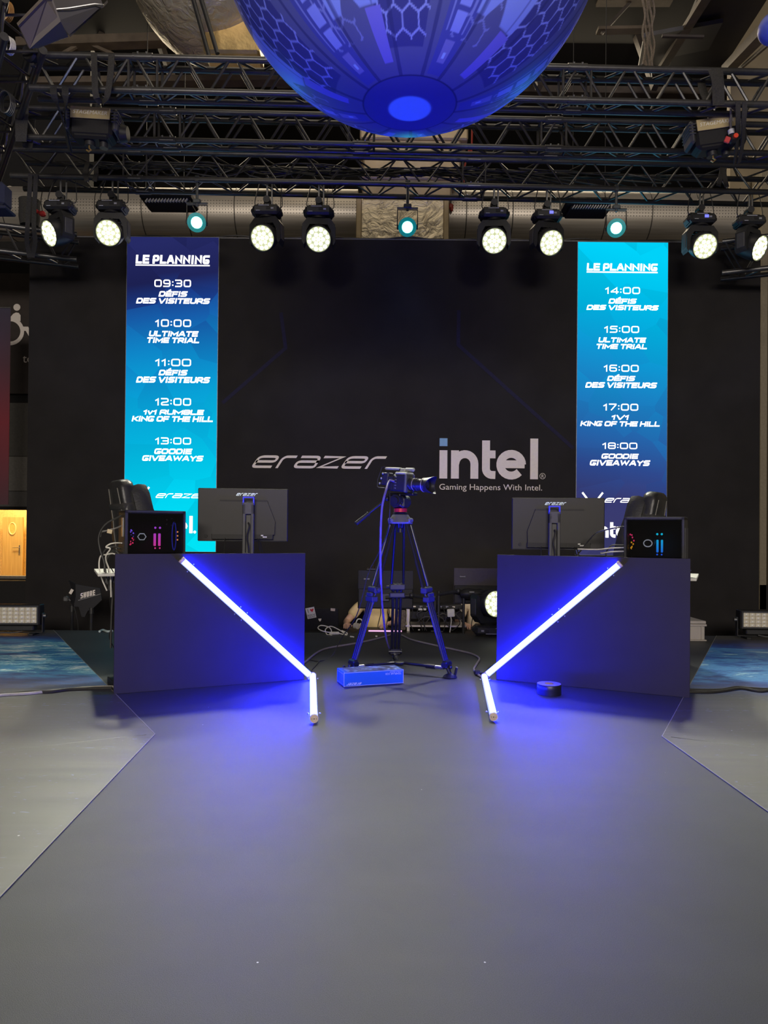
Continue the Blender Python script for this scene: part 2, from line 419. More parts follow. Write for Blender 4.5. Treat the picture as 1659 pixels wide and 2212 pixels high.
FL, FR = G(120, 1366), G(1543, 1382)
NL, NR = G(0, 1940), G(1659, 1755)
def ext(a, b_, y): t = (y - a.y) / (b_.y - a.y); return Vector((a.x + (b_.x - a.x) * t, y, 0))
FL, FR = ext(TL, FL, YS), ext(TR, FR, YS)
NL = ext(TL, NL, -2.4); NR = ext(TR, NR, -2.4)
car = [FL, TL, NL, NR, TR, FR]
single(slab(car, -.01, 0), 'stage_carpet', carpet_mat, 'dark grey felt carpet forming the runway between the printed mats', 'carpet', (0, 4, 0), 0)

def mat_print(name, side):
    m = newmat(name); nt = m.node_tree; p = nt.nodes['Principled BSDF']
    geo = nt.nodes.new('ShaderNodeNewGeometry'); sep = nt.nodes.new('ShaderNodeSeparateXYZ'); nt.links.new(geo.outputs['Position'], sep.inputs[0])
    mp = nt.nodes.new('ShaderNodeMapping'); mp.inputs['Scale'].default_value = (1.0, 2.6, 1); mp.inputs['Rotation'].default_value = (0, 0, R(-8 if side < 0 else 12))
    nt.links.new(geo.outputs['Position'], mp.inputs['Vector'])
    a = nt.nodes.new('ShaderNodeTexNoise'); a.inputs['Scale'].default_value = 1.15; a.inputs['Detail'].default_value = 9; a.inputs['Roughness'].default_value = .62; a.inputs['Distortion'].default_value = 1.5
    b = nt.nodes.new('ShaderNodeTexNoise'); b.inputs['Scale'].default_value = 3.0; b.inputs['Detail'].default_value = 6; b.inputs['Distortion'].default_value = 2.2
    nt.links.new(mp.outputs[0], a.inputs['Vector']); nt.links.new(mp.outputs[0], b.inputs['Vector'])
    y0 = 6.25 if side < 0 else 6.2
    band = math_(nt, 'SUBTRACT', 1.0, math_(nt, 'ABSOLUTE', math_(nt, 'DIVIDE', math_(nt, 'SUBTRACT', sep.outputs['Y'], y0), 1.5)))
    band = math_(nt, 'MULTIPLY', math_(nt, 'MINIMUM', math_(nt, 'MAXIMUM', band, 0.0), .62), 1.75)
    v = math_(nt, 'MULTIPLY', math_(nt, 'ADD', a.outputs['Fac'], math_(nt, 'MULTIPLY', math_(nt, 'SUBTRACT', b.outputs['Fac'], .5), .55)), band)
    if side < 0: stops = [(0, (.075, .073, .064)), (.16, (.04, .043, .085)), (.28, (.025, .07, .26)), (.40, (.05, .22, .50)), (.5, (.05, .30, .52)), (.54, (.35, .68, .78)), (.60, (.08, .36, .58)), (.66, (.8, .95, .95))]  # grey-beige first stop puts the lamps' sheen into the front sheets' colour
    else: stops = [(0, (.075, .073, .064)), (.18, (.036, .038, .09)), (.32, (.02, .06, .30)), (.44, (.035, .15, .52)), (.54, (.10, .36, .72)), (.62, (.06, .22, .6)), (.70, (.45, .75, .9))]
    c = ramp(nt, stops, v)
    # sparse little flecks of foam and stars elsewhere on the print
    fl = nt.nodes.new('ShaderNodeTexNoise'); fl.inputs['Scale'].default_value = 6.5; fl.inputs['Detail'].default_value = 7; fl.inputs['Distortion'].default_value = 3.5
    nt.links.new(mp.outputs[0], fl.inputs['Vector'])
    fm = ramp(nt, [(.65, (0, 0, 0)), (.74, (1, 1, 1))], fl.outputs['Fac'])
    col = mixc(nt, math_(nt, 'MULTIPLY', fm.outputs[0], .6), c.outputs[0], (.22, .30, .62))
    vo = nt.nodes.new('ShaderNodeTexVoronoi'); vo.inputs['Scale'].default_value = 5.5; nt.links.new(geo.outputs['Position'], vo.inputs['Vector'])
    st = ramp(nt, [(0, (1, 1, 1)), (.018, (1, 1, 1)), (.026, (0, 0, 0))], vo.outputs['Distance'])
    col = mixc(nt, st.outputs[0], col, (.6, .62, .6))
    nt.links.new(col, p.inputs['Base Color']); p.inputs['Roughness'].default_value = .46; p.inputs['Specular IOR Level'].default_value = .85
    wv = nt.nodes.new('ShaderNodeTexNoise'); wv.inputs['Scale'].default_value = 1.3; wv.inputs['Detail'].default_value = 2
    m2 = nt.nodes.new('ShaderNodeMapping'); m2.inputs['Scale'].default_value = (.6, 5, 1); nt.links.new(geo.outputs['Position'], m2.inputs['Vector']); nt.links.new(m2.outputs[0], wv.inputs['Vector'])
    bp = nt.nodes.new('ShaderNodeBump'); bp.inputs['Strength'].default_value = .25; bp.inputs['Distance'].default_value = .03
    nt.links.new(wv.outputs['Fac'], bp.inputs['Height']); nt.links.new(bp.outputs['Normal'], p.inputs['Normal'])
    return m
pm = {-1: mat_print('sea_print_vinyl', -1), 1: mat_print('nebula_print_vinyl', 1)}
edge_mat = mat('cut_vinyl_edge', (.26, .25, .23), .7)
def strip(a, b_, w, z):
    d = (Vector(b_) - Vector(a)); mid = (Vector(a) + Vector(b_)) / 2; ang = math.atan2(d.y, d.x)
    mb = MB(); mb.box((mid.x, mid.y, z), (d.length, w, .002), Matrix.Rotation(ang, 3, 'Z')); return mb
for s, T, Fp, Np in ((-1, TL, FL, NL), (1, TR, FR, NR)):
    side = 'left' if s < 0 else 'right'
    seam = G(0, 1621) if s < 0 else G(1659, 1619); dirn = (seam - T).normalized(); O = T + dirn * 6.0
    rear = [Fp, T, O, Vector((O.x, YS, 0))]
    front = [T, Np, Vector((O.x, -2.4, 0)), O]
    t = thing('printed_floor_mat', 'dark vinyl floor mat printed with %s, beside the %s desk' % (('pale blue sea waves', 'left') if s < 0 else ('a blue nebula and stars', 'right')), 'floor mat', (T.x, T.y + 1, 0))
    part(slab(rear, -.01, .002), 'sheet', pm[s], t, smooth=0); part(strip(Fp, T, .004, .0025), 'edge_strip', edge_mat, t)
    t = thing('printed_floor_mat', 'plain glossy front sheet of printed vinyl in the %s foreground' % side, 'floor mat', (T.x, T.y - 1, 0))
    part(slab(front, -.01, .004), 'sheet', pm[s], t, smooth=0); part(strip(T, Np, .0045, .0045), 'edge_strip', edge_mat, t)
    w = MB(); q = [T + dirn * (.05 + .5 * k) + Vector((0, .012 * ((-1) ** k), .004)) for k in range(12)]; w.tube([p_ - Vector((0, 0, .0015)) for p_ in spline(q, 4)], .0022, 5); part(w, 'seam_ripple', pm[s], t)

# ------------------------------------------------------------------ back wall of the stand with its screens
YW = 9.2; KW = px2m(YW)
wx0, wx1 = at(60, 900, YW).x, at(1641.5, 900, YW).x; wz1 = at(830, 518, YW).z
mb = MB(); mb.box(((wx0 + wx1) / 2, YW + .06, (wz1 + GZ) / 2), (wx1 - wx0, .12, wz1 - GZ)); wall = struct(mb, 'wall_back', wall_black, 0)
mb = MB(); mb.box(((wx0 + wx1) / 2, YW + .05, wz1 + .008), (wx1 - wx0, .09, .014)); part(mb, 'top_rail', mat('grey_rail', (.16, .16, .17), .4), wall)
def on_wall(px, py, off=.004): return at(px, py, YW - off)
WR, WU = (1, 0, 0), (0, 0, 1)
faint = mat('faint_blue_print', (.0225, .021, .048), .8, spec=.15)
for pts in ([(481, 870), (617, 752), (607, 675)], [(1238, 968), (990, 745), (991, 670)]):
    mb = MB(); q = [on_wall(x, y, .003) for x, y in pts]; ribbon(mb, [(a.x, a.z) for a in q], .045, lambda p_: (p_.x, YW - .003, p_.y)); part(mb, 'printed_line', faint, wall, smooth=0)
# printed names on the wall
a = on_wall(541, 1011.5); b_ = on_wall(836, 1011.5)
letter(logo_erazer(27.5 * KW, 295 * KW, 5.4 * KW), 'lettering', print_white, wall, frame(((a.x + b_.x) / 2, YW - .004, a.z + .005), WR, WU))
lm, ld = logo_intel(88 * KW); o0 = on_wall(949, 1033.5)
letter(lm, 'lettering', print_white, wall, frame(o0, WR, WU)); letter(ld, 'lettering_dot', print_blue, wall, frame(o0, WR, WU))
mb = MB(); ribbon(mb, arc(0, 0, 6 * KW, 6 * KW, 0, 360, 20), .9 * KW, lambda p_: (p_.x, p_.y, 0)); letter(mb, 'trademark_ring', print_white, wall, frame(on_wall(1172, 1028.5), WR, WU))
letter(font_mesh('R', 10 * KW), 'trademark_letter', print_white, wall, frame(on_wall(1172, 1032), WR, WU))
fm_ = font_mesh('Gaming Happens With Intel.', 18 * KW, 'LEFT'); wv_ = max(v.co.x for v in fm_.vertices)
fm_.transform(Matrix.Diagonal((223 * KW / wv_, 1, 1, 1))); letter(fm_, 'lettering', print_white, wall, frame(on_wall(948, 1057.5), WR, WU))

# LED screens
def screen_mat(name, h, stops, sat):
    m = newmat(name); nt = m.node_tree; nt.nodes.remove(nt.nodes['Principled BSDF'])
    em = nt.nodes.new('ShaderNodeEmission'); nt.links.new(em.outputs[0], nt.nodes['Material Output'].inputs[0])
    tc = nt.nodes.new('ShaderNodeTexCoord'); sep = nt.nodes.new('ShaderNodeSeparateXYZ'); nt.links.new(tc.outputs['Object'], sep.inputs[0])
    vo = nt.nodes.new('ShaderNodeTexVoronoi'); vo.inputs['Scale'].default_value = 1.9; nt.links.new(tc.outputs['Object'], vo.inputs['Vector'])
    sc = nt.nodes.new('ShaderNodeSeparateColor'); nt.links.new(vo.outputs['Color'], sc.inputs[0])
    f = math_(nt, 'DIVIDE', sep.outputs['Z'], h)
    f = math_(nt, 'ADD', f, math_(nt, 'MULTIPLY', math_(nt, 'SUBTRACT', sc.outputs[0], .5), .07))
    f = math_(nt, 'ADD', f, math_(nt, 'MULTIPLY', sep.outputs['X'], sat))
    c = ramp(nt, [(p_, lin(c_)) for p_, c_ in stops], f)
    g = math_(nt, 'ADD', .9, math_(nt, 'MULTIPLY', sc.outputs[1], .2))
    nt.links.new(mixc(nt, 1.0, c.outputs[0], g, 'MULTIPLY'), em.inputs[0]); em.inputs[1].default_value = 1.0
    return m
scr_text = emis('screen_white', (1, 1, 1), 1.6); scr_edge = mat('screen_edge', (.25, .27, .3), .4, .6)
def led_screen(x0, x1, ytop, ybot, xm, stops, tilt, lines, label):
    ax, bx = at(x0, 860, YW).x, at(x1, 860, YW).x; zt, zb = at(xm, ytop, YW).z, at(xm, ybot, YW).z
    t = thing('led_screen', label, 'screen', ((ax + bx) / 2, YW - .02, zb)); h = zt - zb; w = bx - ax
    mb = MB(); mb.box((0, 0, h / 2), (w, .039, h)); part(mb, 'cabinet', scr_edge, t, True, 0)
    mb = MB(); mb.add([(-w / 2 + .006, -.0205, .006), (w / 2 - .006, -.0205, .006), (w / 2 - .006, -.0205, h - .006), (-w / 2 + .006, -.0205, h - .006)], [(0, 1, 2, 3)])
    part(mb, 'display', screen_mat('screen_picture', h, stops, tilt), t, True, 0)
    for ln in lines:
        k, text, cx, y0, y1, wd = ln[:6]; o = at(cx, y1, YW - .0435)
        hh = (y1 - y0) * KW
        if k == 'title':
            letter(stroke_text(text, hh, wd * KW, .25 * hh, .06, .08), 'lettering', scr_text, t, frame(o, WR, WU))
            mb = MB(); mb.add([(-wd * KW / 2, -4.5 * KW, 0), (wd * KW / 2, -4.5 * KW, 0), (wd * KW / 2, -1.6 * KW, 0), (-wd * KW / 2, -1.6 * KW, 0)], [(0, 1, 2, 3)]); letter(mb, 'underline', scr_text, t, frame(o, WR, WU))
        elif k == 'time': letter(stroke_text(text, hh, wd * KW, .17 * hh, 0, .2), 'lettering', scr_text, t, frame(o, WR, WU))
        elif k == 'bold': letter(stroke_text(text, hh, wd * KW, .265 * hh, .22, .08), 'lettering', scr_text, t, frame(o, WR, WU))
        elif k == 'era': letter(logo_erazer(hh, wd * KW, .2 * hh), 'lettering', scr_text, t, frame(o, WR, WU))
        elif k == 'intel':
            a_, d_ = logo_intel(hh); letter(a_, 'lettering', scr_text, t, frame(o, WR, WU)); letter(d_, 'lettering_dot', scr_text, t, frame(o, WR, WU))
            mb = MB(); mb.cyl((212 * hh / 88 + 5 * KW, 2.5 * KW, 0), (212 * hh / 88 + 5 * KW, 2.5 * KW, .001), 3 * KW, n=14); letter(mb, 'lettering_stop', scr_text, t, frame(o, WR, WU))
        elif k == 'cross':     # emblem: four curved strokes that open up and down
            mb = MB()
            for sx in (-1, 1):
                for sy in (-1, 1): ribbon(mb, [(sx * 22 * KW, sy * 20 * KW), (sx * 12 * KW, sy * 7 * KW), (sx * 9 * KW, 0)], 4 * KW, lambda p_: (p_.x, p_.y, 0))
            letter(mb, 'emblem', scr_text, t, frame(o, WR, WU))
    return t
led_screen(272.5, 471.5, 514, 1192, 372,
    [(0, (0, 222, 240)), (.18, (0, 205, 236)), (.34, (4, 180, 222)), (.5, (8, 158, 212)), (.62, (14, 130, 196)), (.74, (22, 92, 168)), (.82, (26, 60, 136)), (.9, (30, 34, 84)), (1, (36, 40, 96))], -.04,
    [('title', 'LE PLANNING', 373, 551, 570, 160),
     ('time', '09:30', 373, 604, 620, 79), ('bold', 'D\u00c9FIS', 374, 629, 641, 63), ('bold', 'DES VISITEURS', 374, 644, 656, 160),
     ('time', '10:00', 374, 690, 706, 77), ('bold', 'ULTIMATE', 375, 715, 727, 108), ('bold', 'TIME TRIAL', 374, 729, 741, 116),
     ('time', '11:00', 374, 775, 791, 77), ('bold', 'D\u00c9FIS', 374, 799, 811, 63), ('bold', 'DES VISITEURS', 374, 814, 827, 160),
     ('time', '12:00', 374, 860, 876, 77), ('bold', '1v1 RUMBLE', 375, 885, 896, 132), ('bold', 'KING OF THE HILL', 373, 899, 911, 177),
     ('time', '13:00', 374, 945, 960, 77), ('bold', 'GOODIE', 374, 969, 981, 83), ('bold', 'GIVEAWAYS', 373, 984, 996, 133),
     ('cross', '', 300, 1050, 1072, 0), ('era', '', 393, 1066, 1076, 116), ('intel', '', 326, 1114, 1151, 0)],
    'tall lit screen left of the wall logos with schedule from 09:30 to 13:00')
led_screen(1243.5, 1439.5, 525, 1200, 1342,
    [(0, (58, 58, 104)), (.16, (54, 56, 108)), (.27, (46, 72, 140)), (.38, (36, 100, 170)), (.5, (26, 124, 190)), (.62, (14, 148, 208)), (.8, (0, 178, 224)), (1, (0, 204, 242))], .05,
    [('title', 'LE PLANNING', 1344, 569, 585, 153),
     ('time', '14:00', 1345, 620, 635, 75), ('bold', 'D\u00c9FIS', 1345, 645, 656, 61), ('bold', 'DES VISITEURS', 1345, 659, 670, 156),
     ('time', '15:00', 1343, 704, 719, 75), ('bold', 'ULTIMATE', 1344, 729, 740, 104), ('bold', 'TIME TRIAL', 1343, 743, 754, 112),
     ('time', '16:00', 1342, 788, 803, 75), ('bold', 'D\u00c9FIS', 1342, 812, 823, 61), ('bold', 'DES VISITEURS', 1342, 826, 838, 155),
     ('time', '17:00', 1341, 872, 887, 75), ('bold', '1V1', 1340, 896, 907, 40), ('bold', 'KING OF THE HILL', 1340, 910, 921, 173),
     ('time', '18:00', 1339, 956, 970, 75), ('bold', 'GOODIE', 1339, 980, 991, 81), ('bold', 'GIVEAWAYS', 1339, 994, 1006, 131),
     ('cross', '', 1280, 1060, 1084, 0), ('era', '', 1360, 1076, 1086, 112), ('intel', '', 1281, 1126, 1161, 0)],
    'tall lit screen right of the wall logos with schedule from 14:00 to 18:00')

# ------------------------------------------------------------------ the hall behind
dark_brown = mat('dark_brown_panel', (.035, .026, .022), .6, 0, .15, 6)
grey_band = mat('grey_band', (.11, .105, .095), .6); light_band = mat('light_grey_band', (.23, .22, .2), .6); mid_band = mat('mid_grey_band', (.15, .145, .14), .6)
hall_black = mat('hall_black', (.012, .011, .011), .8)
mb = MB(); mb.box((0, 18.05, 4.6), (34, .1, 10.8)); struct(mb, 'wall_far', hall_black, 0)
mb = MB(); mb.box((0, 11, 10.05), (34, 14, .1)); ceiling = struct(mb, 'ceiling', mat('ceiling_black', (.014, .013, .012), .8), 0)
YL = 13.0
def zx(px, py, y): q = at(px, py, y); return q.x, q.z
def rect_panel(x0, y0, x1, y1, Y, th, m, name, parent, **k):
    a = at(x0, (y0 + y1) / 2, Y); b = at(x1, (y0 + y1) / 2, Y); t = at((x0 + x1) / 2, y0, Y).z; u = at((x0 + x1) / 2, y1, Y).z
    mb = MB(); mb.box(((a.x + b.x) / 2, Y + th / 2, (t + u) / 2), (b.x - a.x, th, t - u)); return part(mb, name, m, parent, **k)
op_t, op_b = at(30, 1100, YL).z, at(30, 1245, YL).z
mb = MB(); mb.box((-8.4, YL + .15, (op_t + 9.9) / 2), (6, .2, 9.9 - op_t)); mb.box((-8.4, YL + .15, (op_b + GZ) / 2), (6, .2, op_b - GZ)); mb.box((-5.9, YL + .15, (op_t + op_b) / 2), (1, .2, op_t - op_b)); mb.box((-9.9, YL + .15, (op_t + op_b) / 2), (3, .2, op_t - op_b))
wl = struct(mb, 'wall_left', hall_black, 0)
rect_panel(-120, 590, 120, 850, YL - .06, .1, dark_brown, 'panel', wl)
rect_panel(-120, 870, 120, 985, YL - .02, .06, grey_band, 'panel', wl)
rect_panel(-120, 986, 120, 1060, YL - .04, .08, light_band, 'panel', wl)
rect_panel(-120, 1061, 120, 1094, YL - .04, .08, mid_band, 'panel', wl)
rect_panel(-120, 1094, 120, 1101, YL - .1, .14, hall_black, 'lintel', wl)
rect_panel(-120, 1244, 120, 1250, YL - .12, .16, mat('sill_grey', (.2, .18, .15), .5), 'sill', wl)
# pictogram of a wheelchair user and the letters beside it
K13 = px2m(YL)
def icon(pts, t, closed=False):
    mb = MB(); ribbon(mb, pts, t, lambda p_: (p_.x, p_.y, 0)); return mb
ic = MB(); ic.cyl((0, 52 * K13, 0), (0, 52 * K13, .004), 7.5 * K13, n=20)
ic.add([(x * K13, y * K13, 0) for x, y in ((-15, 24), (-13, 32), (-8, 38), (-2, 41), (4, 40), (8, 35), (8, 22), (-6, 26))], [tuple(range(8))])
ribbon(ic, [(x * K13, y * K13) for x, y in arc(-14, 0, 26, 26, 0, 360, 36)], 8 * K13, lambda p_: (p_.x, p_.y, 0))
ribbon(ic, [(x * K13, y * K13) for x, y in ((8, 6), (22, 6), (31, -9), (38, -9))], 9 * K13, lambda p_: (p_.x, p_.y, 0))
letter(ic, 'pictogram', print_white, wl, frame(at(36, 716, YL - .075), WR, WU))
letter(font_mesh('to', 26 * K13, 'LEFT', sx=1.0), 'lettering', print_white, wl, frame(at(49, 783, YL - .07), WR, WU))
# lit corridor seen through the opening
yel = mat('corridor_wall_cream', (.72, .52, .22), .6)
rm = MB(); x0, x1 = -9.0, -6.05
rm.box(((x0 + x1) / 2, YL + 2.2, .9), (x1 - x0, .05, 3.3)); rm.box((x1 + .02, YL + 1.2, .9), (.05, 2, 3.3)); rm.box((x0, YL + 1.2, .9), (.05, 2, 3.3)); rm.box(((x0 + x1) / 2, YL + 1.2, 2.55), (x1 - x0, 2, .05)); rm.box(((x0 + x1) / 2, YL + 1.2, GZ + .02), (x1 - x0, 2, .05))
part(rm, 'corridor_shell', yel, wl, True)
lamp('corridor_light', 'POINT', (-7.2, YL + 1.0, 2.2), 170, (1.0, .82, .46), size=.2)
da, db = at(6, 1170, YL + 1.9), at(50, 1170, YL + 1.9)
m = newmat('oak_veneer'); nt = m.node_tree; p = nt.nodes['Principled BSDF']; tc = nt.nodes.new('ShaderNodeTexCoord'); mp = nt.nodes.new('ShaderNodeMapping'); mp.inputs['Scale'].default_value = (30, 30, 1.2)
nz = nt.nodes.new('ShaderNodeTexNoise'); nz.inputs['Scale'].default_value = 1.5; nz.inputs['Detail'].default_value = 6; nt.links.new(tc.outputs['Object'], mp.inputs[0]); nt.links.new(mp.outputs[0], nz.inputs['Vector'])
nt.links.new(ramp(nt, [(.3, (.42, .27, .085)), (.7, (.58, .39, .15))], nz.outputs['Fac']).outputs[0], p.inputs['Base Color']); p.inputs['Roughness'].default_value = .5
d = thing('door_1', None, None, ((da.x + db.x) / 2, YL + 1.9, GZ), kind='structure')
wdt = db.x - da.x
mb = MB(); mb.box((0, 0, 1.05), (wdt, .045, 2.1), b=.004); part(mb, 'door_leaf', m, d, True)
oz = at(28, 1142, YL + 1.9).z - GZ; K15 = px2m(YL + 1.9)
mb = MB(); fr = [(x, 0, z) for x, z in arc(0, oz, 7.5 * K15, 12.5 * K15, 0, 360, 32)][:-1]; mb.tube([(x, -.03, z) for x, _, z in fr], .014, 6, True); part(mb, 'window_ring', mat('cream_trim', (.75, .55, .25), .5), d, True)
mb = MB(); mb.prism([(x, z) for x, _, z in fr], .004, Matrix(((1, 0, 0, 0), (0, 0, 1, -.03), (0, 1, 0, 0), (0, 0, 0, 1)))); part(mb, 'window_pane', mat('frosted_pane', (.6, .4, .12), .15, spec=.6), d, True)
hz = at(47, 1188, YL + 1.9).z - GZ
mb = MB(); mb.box((wdt / 2 - .06, -.03, hz), (.03, .01, .2), b=.003); mb.cyl((wdt / 2 - .06, -.03, hz + .05), (wdt / 2 - .06, -.07, hz + .05), .009); mb.cyl((wdt / 2 - .06, -.07, hz + .05), (wdt / 2 - .18, -.07, hz + .05), .009); part(mb, 'handle', steel, d, True)
rect_panel(-60, 1255, 56, 1345, 11.5, .3, hall_black, 'barrier', wl)
# hanging banner in front of that wall
m = newmat('banner_print'); nt = m.node_tree; p = nt.nodes['Principled BSDF']; tc = nt.nodes.new('ShaderNodeTexCoord'); sep = nt.nodes.new('ShaderNodeSeparateXYZ'); nt.links.new(tc.outputs['Object'], sep.inputs[0])
nz = nt.nodes.new('ShaderNodeTexNoise'); nz.inputs['Scale'].default_value = 1.3; nt.links.new(tc.outputs['Object'], nz.inputs['Vector'])
f = math_(nt, 'ADD', math_(nt, 'DIVIDE', sep.outputs['Z'], 3.1), math_(nt, 'MULTIPLY', math_(nt, 'SUBTRACT', nz.outputs['Fac'], .5), .2))
nt.links.new(ramp(nt, [(0, (.10, .035, .05)), (.4, (.22, .02, .035)), (.7, (.09, .03, .05)), (1, (.05, .045, .085))], f).outputs[0], p.inputs['Base Color']); p.inputs['Roughness'].default_value = .6
YB = 11.2; a = at(-60, 880, YB); b_ = at(20.5, 880, YB); zt = at(10, 666, YB).z; zb = at(10, 1090, YB).z
t = thing('hanging_banner', 'maroon and navy fabric banner hanging at the left edge of the picture', 'banner', ((a.x + b_.x) / 2, YB, zb))
mb = MB(); mb.box((0, 0, (zt - zb) / 2), (b_.x - a.x, .012, zt - zb)); part(mb, 'fabric', m, t, True)
mb = MB(); mb.cyl((-(b_.x - a.x) / 2, 0, zt - zb + .012), ((b_.x - a.x) / 2, 0, zt - zb + .012), .012); part(mb, 'top_bar', steel, t, True)
# right of the stand
beige = mat('beige_sheet_wall', (.30, .24, .15), .6, 0, .1, 3)
mb = MB(); mb.box((8.2, 11.6, 4.5), (5.4, .12, 10.5)); wr = struct(mb, 'wall_right', beige, 0)
mb = MB(); q = at(1645.5, 900, 11.2); mb.box((q.x - .02, 11.25, 3), (.10, .3, 7.5)); mb.box((q.x + .09, 11.25, 3), (.03, .3, 7.5)); part(mb, 'column', mat('beige_column', (.27, .23, .16), .5), wr)
d2 = thing('door_2', None, None, (at(1690, 1150, 11.4).x, 11.4, GZ), kind='structure')
mb = MB(); z0, z1 = at(1650, 1255, 11.4).z, at(1650, 1084, 11.4).z; xw = 2 * (at(1690, 1150, 11.4).x - at(1650.5, 1150, 11.4).x)
mb.box((0, 0, (z0 + z1) / 2 - GZ), (xw, .12, z1 - z0)); part(mb, 'door_leaf', hall_black, d2, True)
mb = MB(); mb.box((0, -.03, z0 - GZ - .02), (xw + .3, .2, .06)); part(mb, 'threshold', mat('beige_column', (.27, .23, .16)), d2, True)
rect_panel(1641, 1264, 1760, 1375, 11.1, .3, hall_black, 'barrier', wr)
for yy, rr_, mm in ((636, .018, mat('red_pipe', (.5, .03, .02), .4)), (722, .014, steel), (642, .008, steel)):
    a = at(1630, yy, 11.3); mb = MB(); mb.cyl(a, (a.x + 3, 11.3, a.z), rr_); part(mb, 'pipe', mm, wr)
mb = MB(); a = at(1656, 1052, 11.4); mb.box(a, (.08, .06, .14), b=.01); part(mb, 'wall_switch', white_plastic, wr)
# roof steelwork
beam_m = mat('painted_roof_steel', (.075, .06, .05), .6, 0, .2, 5); beam_l = mat('dusty_roof_steel', (.16, .125, .09), .6, 0, .2, 5); duct_g = mat('grey_roof_duct', (.045, .04, .038), .6, 0, .15, 3)
def beam(p0, y0, p1, y1, w, h, m, name='beam'):
    a, b = at(*p0, y0), at(*p1, y1); d = b - a
    mb = MB(); mb.box((a + b) / 2, (d.length, w, h), d.to_track_quat('X', 'Z').to_matrix()); return part(mb, name, m, ceiling)
beam((40, 97), 12, (560, 80), 12, .2, .14, beam_l)
beam((40, 84), 12.1, (560, 67), 12.1, .04, .03, beam_m)
beam((60, 180), 12, (700, 172), 12, .2, .1, beam_l)
beam((600, 190), 13, (1659, 205), 13, .2, .12, beam_m)
for x in (215, 335, 600, 1120, 1370): beam((x - 30, -20), 13.5, (x + 45, 190), 12.2, .1, .1, beam_m)
beam((120, 125), 12, (165, 100), 12, .05, .05, beam_l); beam((245, 118), 12, (200, 98), 12, .05, .05, beam_l)
for k in range(9): beam((230, 25 + k * 9), 14, (320, 24 + k * 9), 14, .05, .03, beam_m, 'ceiling_slat')
beam((1290, 66), 12, (1405, 64), 12, .15, .05, beam_l); beam((1290, 5), 12, (1450, 5), 12, .15, .05, beam_l); beam((1300, 72), 12, (1375, -10), 12, .05, .05, beam_m)
beam((1540, -30), 8.6, (1428, 150), 11.5, .12, .07, beam_l); beam((1475, 60), 9.8, (1445, 145), 12, 1.0, .05, duct_g, 'roof_duct')
beam((1600, -40), 8.8, (1500, 150), 12, .9, .06, duct_g, 'roof_duct'); beam((1690, 25), 8.2, (1570, 150), 11, .16, .12, beam_l); beam((1700, 60), 8.4, (1580, 165), 11.5, .04, .04, beam_l)
beam((1430, 78), 9.6, (1520, 80), 9.6, .04, .03, beam_m)
# perforated sheet-metal duct across the hall, behind the stand wall
m = newmat('perforated_galvanised'); nt = m.node_tree; p = nt.nodes['Principled BSDF']; tc = nt.nodes.new('ShaderNodeTexCoord'); sep = nt.nodes.new('ShaderNodeSeparateXYZ'); nt.links.new(tc.outputs['Object'], sep.inputs[0])
ang = math_(nt, 'ARCTAN2', sep.outputs['Z'], math_(nt, 'MULTIPLY', sep.outputs['Y'], -1.0))
u = math_(nt, 'FRACT', math_(nt, 'MULTIPLY', sep.outputs['X'], 24.0)); vv = math_(nt, 'MULTIPLY', ang, 9.0); v = math_(nt, 'FRACT', vv)
dd = math_(nt, 'ADD', math_(nt, 'POWER', math_(nt, 'SUBTRACT', u, .5), 2.0), math_(nt, 'POWER', math_(nt, 'MULTIPLY', math_(nt, 'SUBTRACT', v, .5), 1.2), 2.0))
hole = math_(nt, 'MULTIPLY', math_(nt, 'LESS_THAN', dd, .035), math_(nt, 'LESS_THAN', math_(nt, 'ABSOLUTE', math_(nt, 'ADD', ang, .08)), .30))
n4 = nt.nodes.new('ShaderNodeTexNoise'); n4.inputs['Scale'].default_value = 1.0; mp = nt.nodes.new('ShaderNodeMapping'); mp.inputs['Scale'].default_value = (1, 30, 30); nt.links.new(tc.outputs['Object'], mp.inputs[0]); nt.links.new(mp.outputs[0], n4.inputs['Vector'])
nt.links.new(mixc(nt, hole, ramp(nt, [(.3, (.50, .45, .38)), (.7, (.66, .6, .52))], n4.outputs['Fac']).outputs[0], (.12, .11, .1)), p.inputs['Base Color'])
p.inputs['Metallic'].default_value = .6; p.inputs['Roughness'].default_value = .42
YD = 10.5; dc = at(830, 470, YD); rd = .37
t = thing('ventilation_duct', 'long round perforated metal air duct above the black back wall', 'duct', (0, YD, dc.z))
for xa, xb in ((-9, at(774, 470, YD).x), (at(966, 470, YD).x, at(1590, 470, YD).x)): mb = MB(); mb.cyl((xa, 0, 0), (xb, 0, 0), rd, n=48); part(mb, 'duct_tube', m, t, True)
rings = mat('duct_seam', (.12, .11, .1), .5, .6)
x = -8.7
while x < 5.0:
    if -.5 < x < .95: x += .655; continue
    mb = MB(); mb.lathe([(rd, -.008), (rd + .006, -.004), (rd + .006, .004), (rd, .008)], (x, 0, 0), (1, 0, 0), 40); part(mb, 'duct_ring', rings, t, True); x += .655
